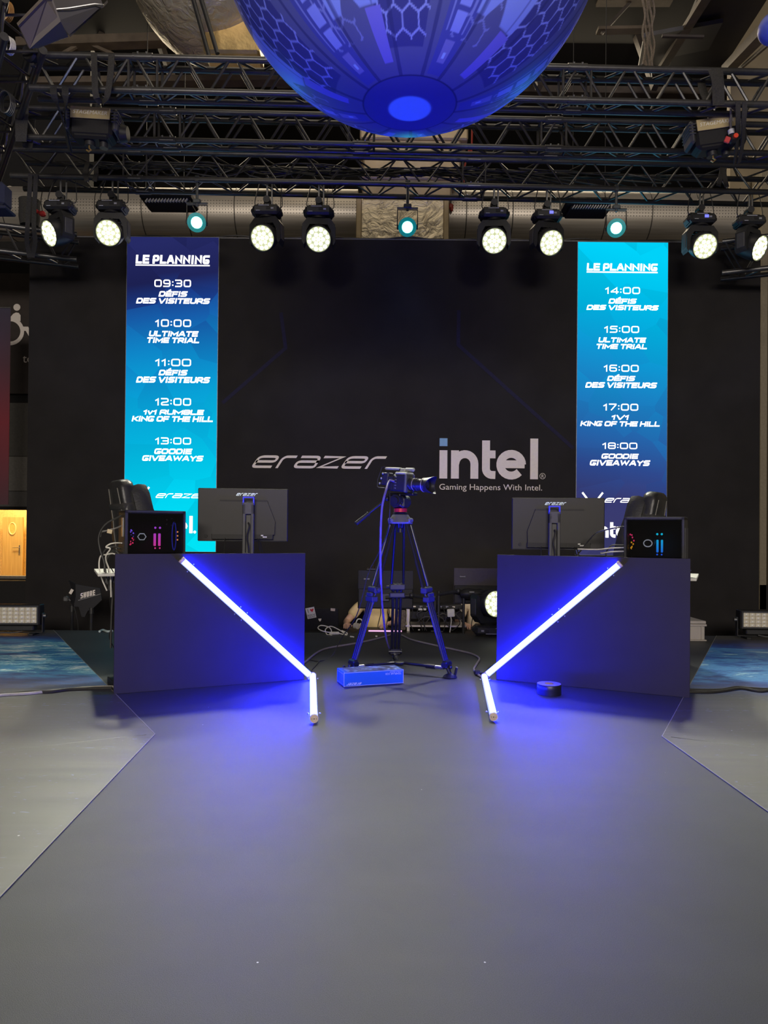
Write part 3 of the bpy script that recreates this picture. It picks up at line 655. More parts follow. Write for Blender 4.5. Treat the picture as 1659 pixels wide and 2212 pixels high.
# foil-wrapped junction over the middle of it
m = newmat('wrinkled_foil'); nt = m.node_tree; p = nt.nodes['Principled BSDF']; tc = nt.nodes.new('ShaderNodeTexCoord'); n5 = nt.nodes.new('ShaderNodeTexNoise'); n5.inputs['Scale'].default_value = 5; n5.inputs['Detail'].default_value = 8; n5.inputs['Distortion'].default_value = 2
nt.links.new(tc.outputs['Object'], n5.inputs['Vector']); p.inputs['Base Color'].default_value = (.78, .68, .5, 1); p.inputs['Metallic'].default_value = .6; p.inputs['Roughness'].default_value = .32
bp = nt.nodes.new('ShaderNodeBump'); bp.inputs['Strength'].default_value = .9; bp.inputs['Distance'].default_value = .05; nt.links.new(n5.outputs['Fac'], bp.inputs['Height']); nt.links.new(bp.outputs['Normal'], p.inputs['Normal']); foil = m
YF = 9.85
def bx(x0, x1, y0, y1, Y, depth, b=.02):
    a, c = at(x0, (y0 + y1) / 2, Y), at(x1, (y0 + y1) / 2, Y); zt, zb = at((x0 + x1) / 2, y0, Y).z, at((x0 + x1) / 2, y1, Y).z
    mb = MB(); mb.box(((a.x + c.x) / 2, Y + depth / 2, (zt + zb) / 2), (c.x - a.x, depth, zt - zb), b=b); return mb
tan_ins = mat('tan_duct_insulation', (.42, .33, .2), .5, .35, .15, 4, .4, 8)
t = thing('foil_duct_riser', 'foil wrapped square air duct rising behind the middle of the truss', 'duct', at(870, 512, YF))
part(bx(777, 962, 428, 519, YF, 1.2, .03), 'foil_box', foil, t)
for x in (775, 964): part(bx(x - 6, x + 6, 426, 521, YF - .02, 1.2, .01), 'corner_seam', tan_ins, t)
part(bx(783, 975, 385, 428, YF, 1.0, .02), 'duct_section', tan_ins, t); part(bx(779, 988, 368, 386, YF - .05, 1.1, .02), 'flange', tan_ins, t)
part(bx(785, 995, 300, 368, YF, 1.0, .02), 'duct_section', tan_ins, t); part(bx(778, 1012, 180, 300, YF - .05, 1.1, .02), 'duct_section', tan_ins, t)
# foil insulated plenum upper left
t = thing('foil_plenum', 'big crumpled silver foil air duct hanging at the top left of the ball', 'duct', at(440, 60, 8.6))
mb = MB(); c = at(455, -95, 8.9); mb.ball((c.x, c.y, c.z), (1.05, 1.3, 1.19), 48); part(mb, 'foil_bulb', foil, t)
gold = mat('golden_foil', (.62, .46, .22), .35, .8, .15, 4, .5, 9)
a = at(438, 112, 8.6); b_ = at(560, 112, 8.6); mb = MB(); mb.box(((a.x + b_.x) / 2, 8.78, a.z + .7), (b_.x - a.x, .36, 1.4), b=.03); part(mb, 'foil_box', gold, t)
for p0, p1 in (((415, -10), (452, 122)), ((432, -10), (470, 116))):
    mb = MB(); mb.cyl(at(*p0, 8.2), at(*p1, 8.2), .025); part(mb, 'strap', black_metal, t)
t = thing('red_cable', 'thin red cable hanging beside the foil duct riser behind the trusses', 'cable', at(1002, 405, 9.0))
mb = MB(); mb.tube(spline([Vector((at(1020, 270, 9.0).x, 9.0, 9.99)), at(1020, 270, 9.0), at(1014, 320, 9.0), at(1004, 360, 9.0), at(1001, 405, 9.0)], 6), .012, 6); part(mb, 'cable', mat('red_cable_sheath', (.3, .03, .02), .5), t)
t = thing('red_clamp', 'small red clamp at the lower right of the foil duct riser', 'clamp', at(975, 452, 10.08))
mb = MB(); q = at(974, 446, 10.08); mb.box(q, (.07, .05, .08), b=.02); mb.box(q + Vector((.01, -.02, -.05)), (.04, .04, .06), b=.015); part(mb, 'clamp_body', mat('red_cable_sheath', (.3, .03, .02), .5), t)
mb = MB(); mb.cyl(q + Vector((0, 0, .03)), q + Vector((0, 0, .25)), .008, n=6); part(mb, 'rod', black_metal, t)
mb = MB(); mb.tube(spline([Vector((at(x, 516, YW).x, YW + .02 + .03 * (k % 2), wz1 + .024 + .022 * (k % 3 == 1))) for k, x in enumerate(range(262, 1560, 62))], 5), .011, 6)
single(mb, 'wall_top_cable', mat('black_cable', (.03, .029, .028), .5), 'black cable lying along the top edge of the black back wall', 'cable')
# grey air grilles that hang just below the truss, over the wall
for x0, x1, y0, y1, lb in ((300, 412, 420, 437, 'black air conditioner with pale louvres left of the wall, above left screen'), (1222, 1322, 434, 451, 'black air conditioner with pale louvres above the right screen')):
    Yg = 9.0; t = thing('air_conditioner', lb, 'air conditioner', at((x0 + x1) / 2, y1, Yg))
    part(bx(x0, x1, y0 - 10, y0 + 7, Yg, .4, .02), 'housing', black_plastic, t)
    for xx in (x0 + 15, x1 - 15): mb = MB(); q = at(xx, y0 - 8, Yg + .2); mb.cyl(q, (q.x, q.y, 10.0), .005, n=5); part(mb, 'hanging_rod', black_metal, t)
    part(bx(x0 + 10, x1 - 2, y0 + 7, y1, Yg + .05, .3, .01), 'louvre_tray', black_metal, t)
    n = 14
    for k in range(n):
        xx = x0 + 14 + (x1 - x0 - 20) * k / n; q = at(xx + 3, y1 - 4, Yg + .02); mb = MB(); mb.box(q, (.012, .03, .05), Matrix.Rotation(R(35), 3, 'Y')); part(mb, 'louvre', white_plastic, t)
# ------------------------------------------------------------------ lattice trusses
_bars = {}
def bar(p0, p1, r, name, m, parent, n=8):
    """round bar between two world points, sharing mesh data by length"""
    p0, p1 = Vector(p0), Vector(p1); L = (p1 - p0).length; key = (round(L, 3), r, n)
    if key not in _bars:
        mb = MB(); mb.cyl((0, 0, 0), (0, 0, L), r, n=n); _bars[key] = mb.mesh('bar')
    Mw = Matrix.Translation(p0) @ (p1 - p0).to_track_quat('Z', 'Y').to_matrix().to_4x4()
    return put(_bars[key], name, m, parent, WM[parent.name].inverted() @ Mw)
pin_mb = MB()
for a_ in (-1, 1): pin_mb.cyl((.04 * a_, -.025, .02), (.04 * a_, -.034, .032), .010, n=6)
pin_mb.cyl((-.07, -.03, -.012), (.07, -.03, -.012), .006, n=6)
pin_me = pin_mb.mesh('coupler_pins')
sleeve_mb = MB(); sleeve_mb.cyl((-.09, 0, 0), (.09, 0, 0), .037, n=12); sleeve_me = sleeve_mb.mesh('coupler_sleeve')
def truss(label, A, B, h, dep, rc, rb, pitch, joints=(), cables=0):
    """A, B: ends of the front top chord"""
    A, B = Vector(A), Vector(B); e = (B - A); L = e.length; e.normalize(); n = Vector((-e.y, e.x, 0)).normalized(); up = Vector((0, 0, 1))
    t = thing('lattice_truss', label, 'truss', (A + B) / 2 - up * h, math.atan2(e.y, e.x), group=None)
    off = {'ft': Vector(), 'fb': -up * h, 'bt': n * dep, 'bb': n * dep - up * h}
    for k in off: bar(A + off[k], B + off[k], rc, 'chord', truss_black, t, 14)
    N = max(1, int(L / pitch)); st = L / N
    for i in range(N):
        s0, s1, s2 = i * st, (i + .5) * st, (i + 1) * st
        for top, bot in (('ft', 'fb'), ('bt', 'bb')):
            bar(A + off[top] + e * (s0 + .03), A + off[bot] + e * (s1 - .02), rb, 'brace', truss_black, t, 6)
            bar(A + off[bot] + e * (s1 + .02), A + off[top] + e * (s2 - .03), rb, 'brace', truss_black, t, 6)
        for a, b in (('ft', 'bt'), ('fb', 'bb')):
            bar(A + off[a] + e * (s0 + .02), A + off[b] + e * (s1 - .02), rb, 'brace', truss_black, t, 6)
            bar(A + off[b] + e * (s1 + .02), A + off[a] + e * (s2 - .02), rb, 'brace', truss_black, t, 6)
    for j in joints:
        for dx in (-.13, .13):
            for a, b in (('ft', 'fb'), ('bt', 'bb'), ('fb', 'bb'), ('ft', 'bt')): bar(A + e * (j + dx) + off[a], A + e * (j + dx) + off[b], rb, 'brace', truss_black, t, 6)
        for k in off:
            M = WM[t.name].inverted() @ (Matrix.Translation(A + e * j + off[k]) @ Matrix.Rotation(math.atan2(e.y, e.x), 4, 'Z'))
            put(sleeve_me, 'coupler_sleeve', truss_black, t, M); put(pin_me, 'coupler_pins', steel, t, M)
    return t
def along(A, B, px):     # distance along a chord that shows at picture column px
    A, B = Vector(A), Vector(B); return (A + (B - A) * ((px - A0(A)) / (A0(B) - A0(A))) - A).length
def A0(P): return 829.5 + FPX * P.x / P.y
A1, A2 = at(66, 118, 6.55), at(1780, 159, 6.733)
B1, B2 = at(36, 233, 7.35), at(1780, 272.5, 7.543)
C1, C2 = at(24, 322, 8.1), at(1780, 362, 8.347)
truss('nearest and topmost black lattice truss crossing behind the blue ball', A1, A2, .305, .165, .03, .013, .45, [along(A1, A2, 292), along(A1, A2, 1230)])
truss('middle black lattice truss of three, right under the blue ball', B1, B2, .298, .15, .029, .013, .45, [along(B1, B2, 345), along(B1, B2, 1180), along(B1, B2, 762)])
truss('lowest black lattice truss carrying the row of moving head lamps', C1, C2, .30, .31, .031, .011, .52, [along(C1, C2, 1005), along(C1, C2, 276)])
D1, D2 = at(93, 106, 6.25), at(-10, 415, 8.8)
D2.z = D1.z = at(95, 100, 6.2).z
truss('black lattice truss running back along the left side of the rig', D1 + Vector((0, 0, .32)), D2 + Vector((0, 0, .32)), .32, .30, .036, .012, .5)
E1, E2 = at(-80, 476, 8.25), at(166, 512, 8.62); E2.z = E1.z
truss('short black lattice truss low on the left behind the leftmost lamp', E1, E2, .30, .24, .03, .012, .4)
F1, F2 = at(1560, 522, 8.75), at(1760, 506, 8.4); F2.z = F1.z
truss('short black lattice truss low on the right beside the rightmost lamp', F1, F2, .38, .24, .03, .012, .4)
# black cables lying in the lamp truss
eC = (C2 - C1).normalized()
rnd = random.Random(5)
for k in range(9):
    s0 = .3 + rnd.random() * 1.0; pts = []
    for i in range(22):
        s = s0 + i * (7.6 / 22) * (.7 + .3 * rnd.random() / 1)
        pts.append(C1 + eC * s + Vector((0, .06 + .2 * rnd.random(), -.055 - .045 * rnd.random() - (.09 if rnd.random() < .12 else 0))))
    mb = MB(); mb.tube(spline(pts, 3), .0085, 5)
    single(mb, 'power_cable', mat('black_cable', (.03, .029, .028), .5), 'black power cable in the tangle lying inside the lamp truss', 'cable', group='cables lying in the lamp truss')
# ------------------------------------------------------------------ lifting slings and chain hoists
def band(pts, w, name, parent, m=webbing, nrm=(0, 1, 0), th=.008):
    """flat webbing band through world points, wide across x"""
    mb = MB(); P = spline(pts, 4) if len(pts) > 2 else [Vector(p) for p in pts]
    vs = []; fs = []
    for i, p in enumerate(P):
        t = (P[min(i + 1, len(P) - 1)] - P[max(i - 1, 0)]).normalized(); s = t.cross(Vector(nrm)).normalized(); q = s.cross(t).normalized()
        for a, b in ((-1, -1), (1, -1), (1, 1), (-1, 1)): vs.append(p + s * a * w / 2 + q * b * th / 2)
    for i in range(len(P) - 1):
        for k in range(4): fs.append((i * 4 + k, i * 4 + (k + 1) % 4, i * 4 + 4 + (k + 1) % 4, i * 4 + 4 + k))
    fs += [(0, 1, 2, 3), tuple(range(len(vs) - 4, len(vs)))]
    mb.add(vs, fs); return part(mb, name, m, parent)
def sling(label, bands, w=.055):
    q = at(*bands[0][-1][:2], bands[0][-1][2]); t = thing('lifting_sling', label, 'sling', q, group=None)
    for b in bands: band([at(*p) for p in b], w, 'strap', t)
    return t
sling('black webbing sling wrapped over the nearest truss, above the left hoist', [[(203, 117, 6.5), (204, 150, 6.48), (207, 205, 6.48), (217, 222, 6.55)], [(241, 118, 6.5), (239, 155, 6.48), (232, 205, 6.48), (222, 222, 6.55)], [(206, 118, 6.62), (210, 160, 6.75), (216, 220, 6.62)]])
sling('black webbing sling on the left end of the middle truss', [[(42, 232, 7.29), (41, 262, 7.27), (42, 306, 7.28)], [(54, 232, 7.29), (52, 262, 7.27), (49, 306, 7.28)], [(70, 252, 7.5), (66, 285, 7.45), (62, 322, 7.4)]], .075)
sling('pair of black slings hanging from the nearest truss, left of the left hoist', [[(115, 188, 6.5), (118, 212, 6.5), (136, 262, 6.8), (150, 325, 7.2)], [(141, 188, 6.5), (141, 215, 6.5), (141, 262, 6.8), (153, 325, 7.2)]], .06)
sling('black webbing sling wrapped over the nearest truss, above the right hoist', [[(1552, 150, 6.64), (1555, 180, 6.62), (1556, 228, 6.64)], [(1537, 150, 6.64), (1546, 175, 6.62), (1548, 228, 6.64)], [(1514, 174, 6.86), (1520, 200, 6.8), (1536, 232, 6.7)]], .075)
sling('pair of black slings hanging to the right of the right hoist', [[(1594, 219, 6.64), (1594, 262, 6.7), (1592, 310, 6.9), (1588, 352, 7.1)], [(1609, 220, 6.64), (1607, 262, 6.7), (1604, 310, 6.9), (1596, 352, 7.1)]], .045)
sling('black webbing sling on the lamp truss near its left end', [[(188, 392, 8.08), (184, 372, 8.1), (190, 350, 8.2)], [(204, 392, 8.08), (208, 372, 8.1), (205, 350, 8.2)]], .05)
sling('black webbing sling holding up the short truss at the low left', [[(66, 376, 8.06), (60, 480, 8.25), (58, 520, 8.28), (64, 556, 8.3)], [(78, 376, 8.06), (73, 480, 8.25), (76, 520, 8.28), (70, 556, 8.3)]], .05)
sling('black webbing sling on the lamp truss near its right end', [[(1552, 402, 8.2), (1556, 385, 8.22), (1560, 362, 8.3)], [(1570, 404, 8.2), (1566, 385, 8.22), (1562, 362, 8.3)]], .05)
t = thing('chain_bag', 'black cloth chain bag hanging beside the leftmost moving head lamp', 'bag', at(64, 490, 8.35))
mb = MB(); mb.lathe([(.10, -.30), (.118, -.2), (.115, -.06), (.12, 0), (.112, 0), (.1, -.05)], at(64, 433, 8.5), (0, 0, 1), 20); part(mb, 'bag_body', webbing, t)
mb = MB(); mb.cyl(at(66, 433, 8.5), at(66, 400, 8.5), .008); part(mb, 'hook', steel, t)

plate_m = mat('brass_name_plate', (.62, .5, .26), .4, .55, .06, 10); plate_t = mat('plate_lettering', (.85, .82, .66), .4)
def hoist(label, px, py, Y, yaw, tilt, extra=False):
    o = at(px, py, Y); t = thing('chain_hoist', label, 'hoist', o - Vector((0, 0, .16)))
    M0 = Matrix.Translation(o) @ Matrix.Rotation(R(yaw), 4, 'Z') @ Matrix.Rotation(R(tilt), 4, 'Y')
    def add(mb, name, m): mb.v = [tuple(M0 @ Vector(v)) for v in mb.v]; return part(mb, name, m, t)
    mb = MB(); mb.box((0, 0, 0), (.40, .20, .27), b=.03); mb.box((0, .0, -.10), (.34, .18, .10), b=.02); add(mb, 'motor_body', black_plastic)
    for s in (-1, 1):
        mb = MB(); mb.box((s * .225, 0, .03), (.05, .215, .22), b=.02)
        for k in range(4): mb.box((s * .225, -.002, .10 - k * .03), (.062, .222, .015), b=.006)
        add(mb, 'end_cap', dark_grey)
    mb = MB(); mb.cyl((.24, .05, -.02), (.31, .05, -.02), .09, .07, 20); add(mb, 'chain_guide', black_plastic)
    mb = MB(); mb.box((0, -.112, .075), (.37, .012, .11), b=.003); add(mb, 'name_plate', plate_m)
    fm = font_mesh('STAGEMAKER', .052, 'CENTER', shear=.2); letter(fm, 'plate_lettering', plate_t, t, M0 @ frame((0, -.1195, .06), (1, 0, 0), (0, 0, 1)))
    mb = MB(); mb.cyl((0.02, 0, .13), (0.02, 0, .21), .045, n=14); mb.box((0.02, 0, .22), (.07, .06, .06), b=.015); add(mb, 'suspension_eye', black_metal)
    mb = MB(); mb.tube([(0.02 + .03 * math.sin(a), 0, .27 - .03 * math.cos(a)) for a in [k * .45 for k in range(12)]], .009, 6); add(mb, 'top_hook', steel)
    mb = MB(); mb.cyl((-.03, 0, -.14), (-.03, 0, -.19), .05, n=14); mb.cyl((.10, 0, -.14), (.10, 0, -.20), .04, n=14); add(mb, 'chain_outlet', black_metal)
    mb = MB(); mb.tube([(-.03, -.02, -.19), (-.03, -.02, -.215), (-.01, -.02, -.235), (-.035, -.02, -.25), (-.055, -.02, -.235)], .008, 6); add(mb, 'bottom_hook', mat('brass', (.7, .45, .15), .35, .9))
    if extra:
        mb = MB(); mb.tube(spline([(.13, -.15, .19), (.12, -.16, .1), (.10, -.17, -.02), (.10, -.17, -.05)], 5), .011, 8); add(mb, 'control_cable', mat('grey_cable', (.2, .19, .18), .5))
        mb = MB(); mb.cyl((.10, -.17, -.04), (.10, -.17, -.085), .03, n=14); add(mb, 'cable_gland', white_plastic)
        mb = MB(); mb.box((.105, -.17, -.125), (.08, .07, .09), b=.02); add(mb, 'control_box', black_plastic)
        mb = MB(); mb.cyl((.115, -.2, -.125), (.115, -.225, -.125), .022, n=14); add(mb, 'stop_button', mat('red_button', (.8, .06, .02), .4))
        mb = MB(); mb.box((.045, -.19, -.14), (.05, .02, .06), Matrix.Rotation(R(30), 3, 'Y'), .005); add(mb, 'warning_tag', mat('red_tag', (.6, .05, .05), .5))
    return t
hoist('black chain hoist with brass name plate hanging on the left', 203, 275, 6.95, 3, 1.5)
hoist('black chain hoist with tilted brass plate and red button on the right', 1540, 296, 7.0, -4, -7, True)

# ------------------------------------------------------------------ moving head lamps
head_blk = mat('lamp_black', (.02, .02, .021), .4, 0, .15, 30, .04, 200); led_w = emis('lamp_led_on', (1.0, 1.0, .78), 1.5); lens_ring_m = mat('lamp_face', (.40, .42, .28), .4, emit=(.75, .82, .42), es=.62)
disp = emis('lamp_display', (.18, .2, .95), 1.0); print_grey = mat('lamp_print', (.45, .46, .5), .5)
def mh_meshes():
    D = {}
    mb = MB(); mb.box((0, 0, -.07), (.30, .22, .105), b=.025)
    for s in (-1, 1): mb.box((s * .14, 0, -.07), (.07, .16, .085), b=.03); mb.cyl((s * .12, .03, -.02), (s * .12, .03, .015), .012, n=8)
    D['base'] = mb.mesh('base')
    mb = MB(); mb.box((.03, -.113, -.062), (.045, .006, .032)); D['off'] = mb.mesh('display')
    mb = MB()
    for x, z, w in ((-.085, -.093, .045), (.075, -.062, .03), (.075, -.072, .03), (-.02, -.035, .12)): mb.box((x, -.1125, z), (w, .004, .006))
    D['print'] = mb.mesh('base_print')
    mb = MB(); mb.box((0, 0, .0), (.07, .05, .07), b=.012); mb.cyl((0, -.05, .035), (0, .05, .035), .04, n=14); mb.box((0, 0, -.02), (.24, .04, .02), b=.004); D['clamp'] = mb.mesh('clamp')
    # yoke, origin at its top under the base
    mb = MB(); mb.cyl((0, 0, 0), (0, 0, -.03), .085, .1, 20)
    outer = [(-.185, -.10), (-.13, -.028), (.13, -.028), (.185, -.10), (.188, -.30), (.165, -.335), (.148, -.30), (.14, -.17), (.10, -.10), (-.10, -.10), (-.14, -.17), (-.148, -.30), (-.165, -.335), (-.188, -.30)]
    mb.prism(outer, .13, Matrix(((1, 0, 0, 0), (0, 0, 1, -.065), (0, 1, 0, 0), (0, 0, 0, 1))))
    D['yoke'] = mb.mesh('yoke')
    mb = MB(); mb.box((.186, 0, -.2), (.012, .09, .17), b=.005)
    D['cover'] = mb.mesh('yoke_cover')
    # head: origin at the tilt axis, lens looks along -y
    mb = MB(); mb.lathe([(0, .13), (.07, .13), (.115, .10), (.13, .04), (.142, -.02), (.148, -.10), (.148, -.145), (.139, -.15), (.135, -.135), (0, -.135)], (0, 0, 0), (0, 1, 0), 36)
    mb.cyl((-.15, .02, 0), (.15, .02, 0), .035, n=12)
    for k in range(10):
        a = R(20 + k * 14); mb.box((.142 * math.cos(a), -.0, .142 * math.sin(a)), (.012, .09, .006), Matrix.Rotation(-a, 3, 'Y'))
    D['head'] = mb.mesh('head')
    mb = MB(); mb.cyl((0, -.137, 0), (0, -.1385, 0), .134, n=36); D['face'] = mb.mesh('lens_plate')
    mb = MB(); mb.ball((0, 0, 0), (.0235, .010, .0235), 12); D['cell'] = mb.mesh('lens')
    return D
MH = mh_meshes()
def moving_head(label, top, pan, tilt, lit_display=False, inverted=False, group='moving head lamps in a row under the truss', power=650, aim=None):
    """top: centre of the base's upper face; pan about z, tilt down from the horizontal"""
    t = thing('moving_head_lamp', label, 'stage lamp', top, 0, group)
    B = Matrix.Rotation(math.pi, 4, 'Y') if inverted else Matrix.Identity(4)
    if not inverted: put(MH['clamp'], 'clamp', black_metal, t, Matrix.Translation((0, 0, .03)))
    b = put(MH['base'], 'base', head_blk, t, B); pr = put(MH['print'], 'base_print', print_grey, b); 
    dp = bpy.data.objects.new('display', MH['off'] if not lit_display else MH['off'].copy()); COL.objects.link(dp); dp.parent = b
    if not dp.data.materials: dp.data.materials.append(black_plastic)
    if lit_display: dp.data.materials.clear(); dp.data.materials.append(disp)
    P = B @ Matrix.Translation((0, 0, -.12)) @ Matrix.Rotation(R(pan) * (-1 if inverted else 1), 4, 'Z')
    y = put(MH['yoke'], 'yoke', head_blk, t, P); put(MH['cover'], 'yoke_cover', dark_grey, y); put(MH['cover'], 'yoke_cover', dark_grey, y, Matrix.Translation((-.372, 0, 0)))
    c = Vector(top) + (B @ Matrix.Translation((0, 0, -.12))) @ Vector((0, 0, -.225))
    Hm = Matrix.Translation(c - Vector(top)) @ Matrix.Rotation(R(pan), 4, 'Z') @ Matrix.Rotation(R(tilt), 4, 'X')
    h = put(MH['head'], 'head', head_blk, t, Hm); put(MH['face'], 'lens_plate', lens_ring_m, h)
    for rr, n in ((0, 1), (.052, 6), (.105, 12)):
        for k in range(n):
            a = 2 * math.pi * k / n + (.26 if n == 12 else 0)
            put(MH['cell'], 'lens', led_w, h, Matrix.Translation((rr * math.cos(a), -.141, rr * math.sin(a))))
    d = (Hm.to_3x3() @ Vector((0, -1, 0))); src = c + d * .17
    bd = Matrix.Rotation(R(-15), 3, Vector((0, 0, 1)).cross(d)) @ d
    if bd.z > d.z: bd = Matrix.Rotation(R(15), 3, Vector((0, 0, 1)).cross(d)) @ d
    if power: lamp('lamp_beam', 'SPOT', src, power, (1.0, .99, .80), src + (bd if not inverted else d), .11, 52, .85)
    return t
def yC(x): return C1.y + (C2.y - C1.y) * (x - C1.x) / (C2.x - C1.x)
names = ['leftmost moving head lamp, turned to the left', 'second moving head lamp from the left, beside the left screen', 'third moving head lamp from the left, over the dark wall', 'fourth moving head lamp from the left, over the dark wall',
         'fourth moving head lamp from the right, with dark display', 'third moving head lamp from the right, with lit blue display', 'second moving head lamp from the right, with lit blue display', 'rightmost moving head lamp, turned to the right']
spec_ = [(131, 436, -38, 24, 0), (243, 436, 2, 26, 0), (577, 446, -14, 28, 0), (689, 448, 4, 30, 0), (1067, 452, -5, 30, 0), (1181, 456, 14, 30, 1), (1512, 464, 4, 30, 1), (1618, 468, 36, 26, 0)]
for nm, (px, py, pan, tilt, dl) in zip(names, spec_):
    Y = yC((px - 829.5) / FPX * 8.15) + .04; top = at(px, py, Y)
    moving_head('black ' + nm, top, pan, tilt, bool(dl))
    mb = MB(); z1 = C1.z - .30
    mb.tube(spline([top + Vector((.13, 0, -.02)), top + Vector((.17, .02, .03)), top + Vector((.13, .06, z1 - top.z + .05)), top + Vector((.05, .1, z1 - top.z + .1))], 5), .005, 5); mb.tube(spline([top + Vector((-.10, 0, -.01)), top + Vector((-.14, .0, .05)), top + Vector((-.08, .05, z1 - top.z + .08))], 5), .006, 5)
    single(mb, 'lamp_cable', black_metal, 'thin black cables looping from truss to the %s' % nm.split(',')[0], 'cable')
    mb = MB(); mb.cyl(top + Vector((0, 0, .05)), Vector((top.x, top.y, z1 + .02)), .012, n=6); mb.cyl(top + Vector((.05, .03, .0)), Vector((top.x + .05, top.y + .03, z1 + .02)), .01, n=6)
    single(mb, 'hanger_rod', steel, 'short steel hanger rods above the %s' % nm.split(',')[0], 'hanger')
moving_head('black moving head lamp standing on stage floor behind the right desk', G(1058, 1377) + Vector((0, .12, 0)) , 25, -4, False, True, None, 14)
# ------------------------------------------------------------------ teal spot cans
teal = emis('teal_lamp_on', (.25, 1.0, .95), 4.0); teal_rim = mat('teal_lit_rim', (.02, .2, .2), .4, emit=(0, .4, .4), es=.35)
for px, py, nm in ((425, 481, 'left'), (880, 491, 'middle'), (1331, 493, 'right')):
    Y = yC((px - 829.5) / FPX * 8.15) + .0; c = at(px, py, Y); zt = C1.z - .30
    t = thing('spot_can', 'small round %s spot lamp shining teal, hanging under the truss' % nm, 'stage lamp', c, 0, 'teal spot lamps under the truss')
    d = Vector((0 - c.x * .1, -1, -.38)).normalized(); Rm = d.to_track_quat('-Y', 'Z').to_matrix().to_4x4(); M0 = Matrix.Translation(c) @ Rm
    def add(mb, name, m_): mb.v = [tuple(M0 @ Vector(v)) for v in mb.v]; return part(mb, name, m_, t)
    mb = MB(); mb.lathe([(0, .16), (.06, .15), (.075, .10), (.09, .02), (.102, 0), (.102, -.03), (.094, -.03), (.088, 0), (0, .01)], (0, 0, 0), (0, 1, 0), 28); add(mb, 'can', head_blk)
    mb = MB(); mb.lathe([(.102, -.03), (.104, -.04), (.07, -.042), (.07, -.03)], (0, 0, 0), (0, 1, 0), 28); add(mb, 'rim', teal_rim)
    mb = MB(); mb.ball((0, -.02, 0), (.072, .022, .072), 20); add(mb, 'lens', teal)
    for s in (-1, 1): mb = MB(); mb.box((s * .11, .02, 0), (.02, .035, .05), b=.006); add(mb, 'tilt_knob', head_blk)
    mb = MB(); w = .115
    mb.tube([c + Vector((-w, 0, 0)), c + Vector((-w, 0, .2)), c + Vector((w, 0, .2)), c + Vector((w, 0, 0))], .007, 6); part(mb, 'yoke', black_metal, t)
    mb = MB(); mb.cyl(c + Vector((0, 0, .19)), Vector((c.x, c.y, zt - .02)), .016, n=8); mb.box(c + Vector((0, 0, .24)), (.09, .05, .05), b=.01); mb.box((c.x, c.y, zt + .0), (.06, .06, .08), b=.012); mb.cyl(c + Vector((-.12, 0, .22)), c + Vector((.12, 0, .22)), .01, n=6); part(mb, 'clamp', mat('grey_clamp', (.1, .11, .11), .4, .5), t)
    lamp('teal_beam', 'SPOT', c + d * .06, 14, (.1, 1, .9), c + d, .06, 60, .6)

# ------------------------------------------------------------------ inflatable ball
BY = 4.4; BR = 1.2; pole = at(885, 238, BY); bc = Vector((pole.x, BY, pole.z + BR))
t = thing('inflatable_ball', 'huge blue inflatable ball with hexagon pattern hanging above the stage', 'inflatable', bc - Vector((0, 0, BR)))
NT, NP = 420, 840
import numpy as np
th = np.linspace(0.0, math.pi, NT + 1)[1:-1]; ph = np.arange(NP) / NP * 2 * math.pi
TH, PH = np.meshgrid(th, ph, indexing='ij')
vx = np.sin(TH) * np.sin(PH) * BR; vy = -np.sin(TH) * np.cos(PH) * BR; vz = BR - np.cos(TH) * BR
vs = np.stack([vx, vy, vz], -1).reshape(-1, 3).tolist() + [[0, 0, 0], [0, 0, 2 * BR]]
nv = (NT - 1) * NP; fs = []
for j in range(NT - 2):
    for i in range(NP): k = (i + 1) % NP; fs.append((j * NP + i, j * NP + k, (j + 1) * NP + k, (j + 1) * NP + i))
for i in range(NP): k = (i + 1) % NP; fs.append((nv, k, i)); fs.append((nv + 1, (NT - 2) * NP + i, (NT - 2) * NP + k))
me = bpy.data.meshes.new('envelope'); me.from_pydata(vs, [], fs); me.shade_smooth()
td = np.degrees(TH); pd = (np.degrees(PH) + 180) % 360 - 180
base = np.array([.085, .10, .24]); C = np.ones(TH.shape + (3,)) * base
def blend(mask, col):
    global C
    C = C * (1 - mask[..., None]) + np.array(col) * mask[..., None]
def sst(x, a, b): u = np.clip((x - a) / (b - a), 0, 1); return u * u * (3 - 2 * u)
def local_phi(c0): return (pd - c0 + 36) % 72 - 36
# broad gores, slightly different blues
blend((np.abs(local_phi(24)) < 7.5).astype(float) * (td > 15), [.06, .075, .30])
blend((np.abs(local_phi(-6)) < 13).astype(float) * (td > 22), [.045, .052, .19])
# hexagon net in the gores
def hexnet(c0, half, t0, t1, sc):
    u = local_phi(c0) / sc * np.clip(np.sin(TH), .3, 1) * 1.6; v = td / sc
    qx = np.array([1.0, 1.7320508]); pu = u; pv = v
    a_u = (pu + .5) % 1.0 - .5; a_v = (pv + .8660254) % 1.7320508 - .8660254
    b_u = (pu + 1.0) % 1.0 - .5; b_v = (pv + 1.7320508) % 1.7320508 - .8660254
    sel = (a_u ** 2 + a_v ** 2) < (b_u ** 2 + b_v ** 2)
    gu = np.where(sel, a_u, b_u); gv = np.where(sel, a_v, b_v)
    dd = np.maximum(np.abs(gu), np.abs(gu) * .5 + np.abs(gv) * .8660254)
    return sst(dd, .44, .465) * (np.abs(local_phi(c0)) < half) * (td > t0) * (td < t1)
blend(hexnet(-6, 14, 24, 100, 6.6) * .85, [.26, .33, .72])
blend(hexnet(-40, 10, 26, 100, 6.6) * .6, [.22, .28, .62])
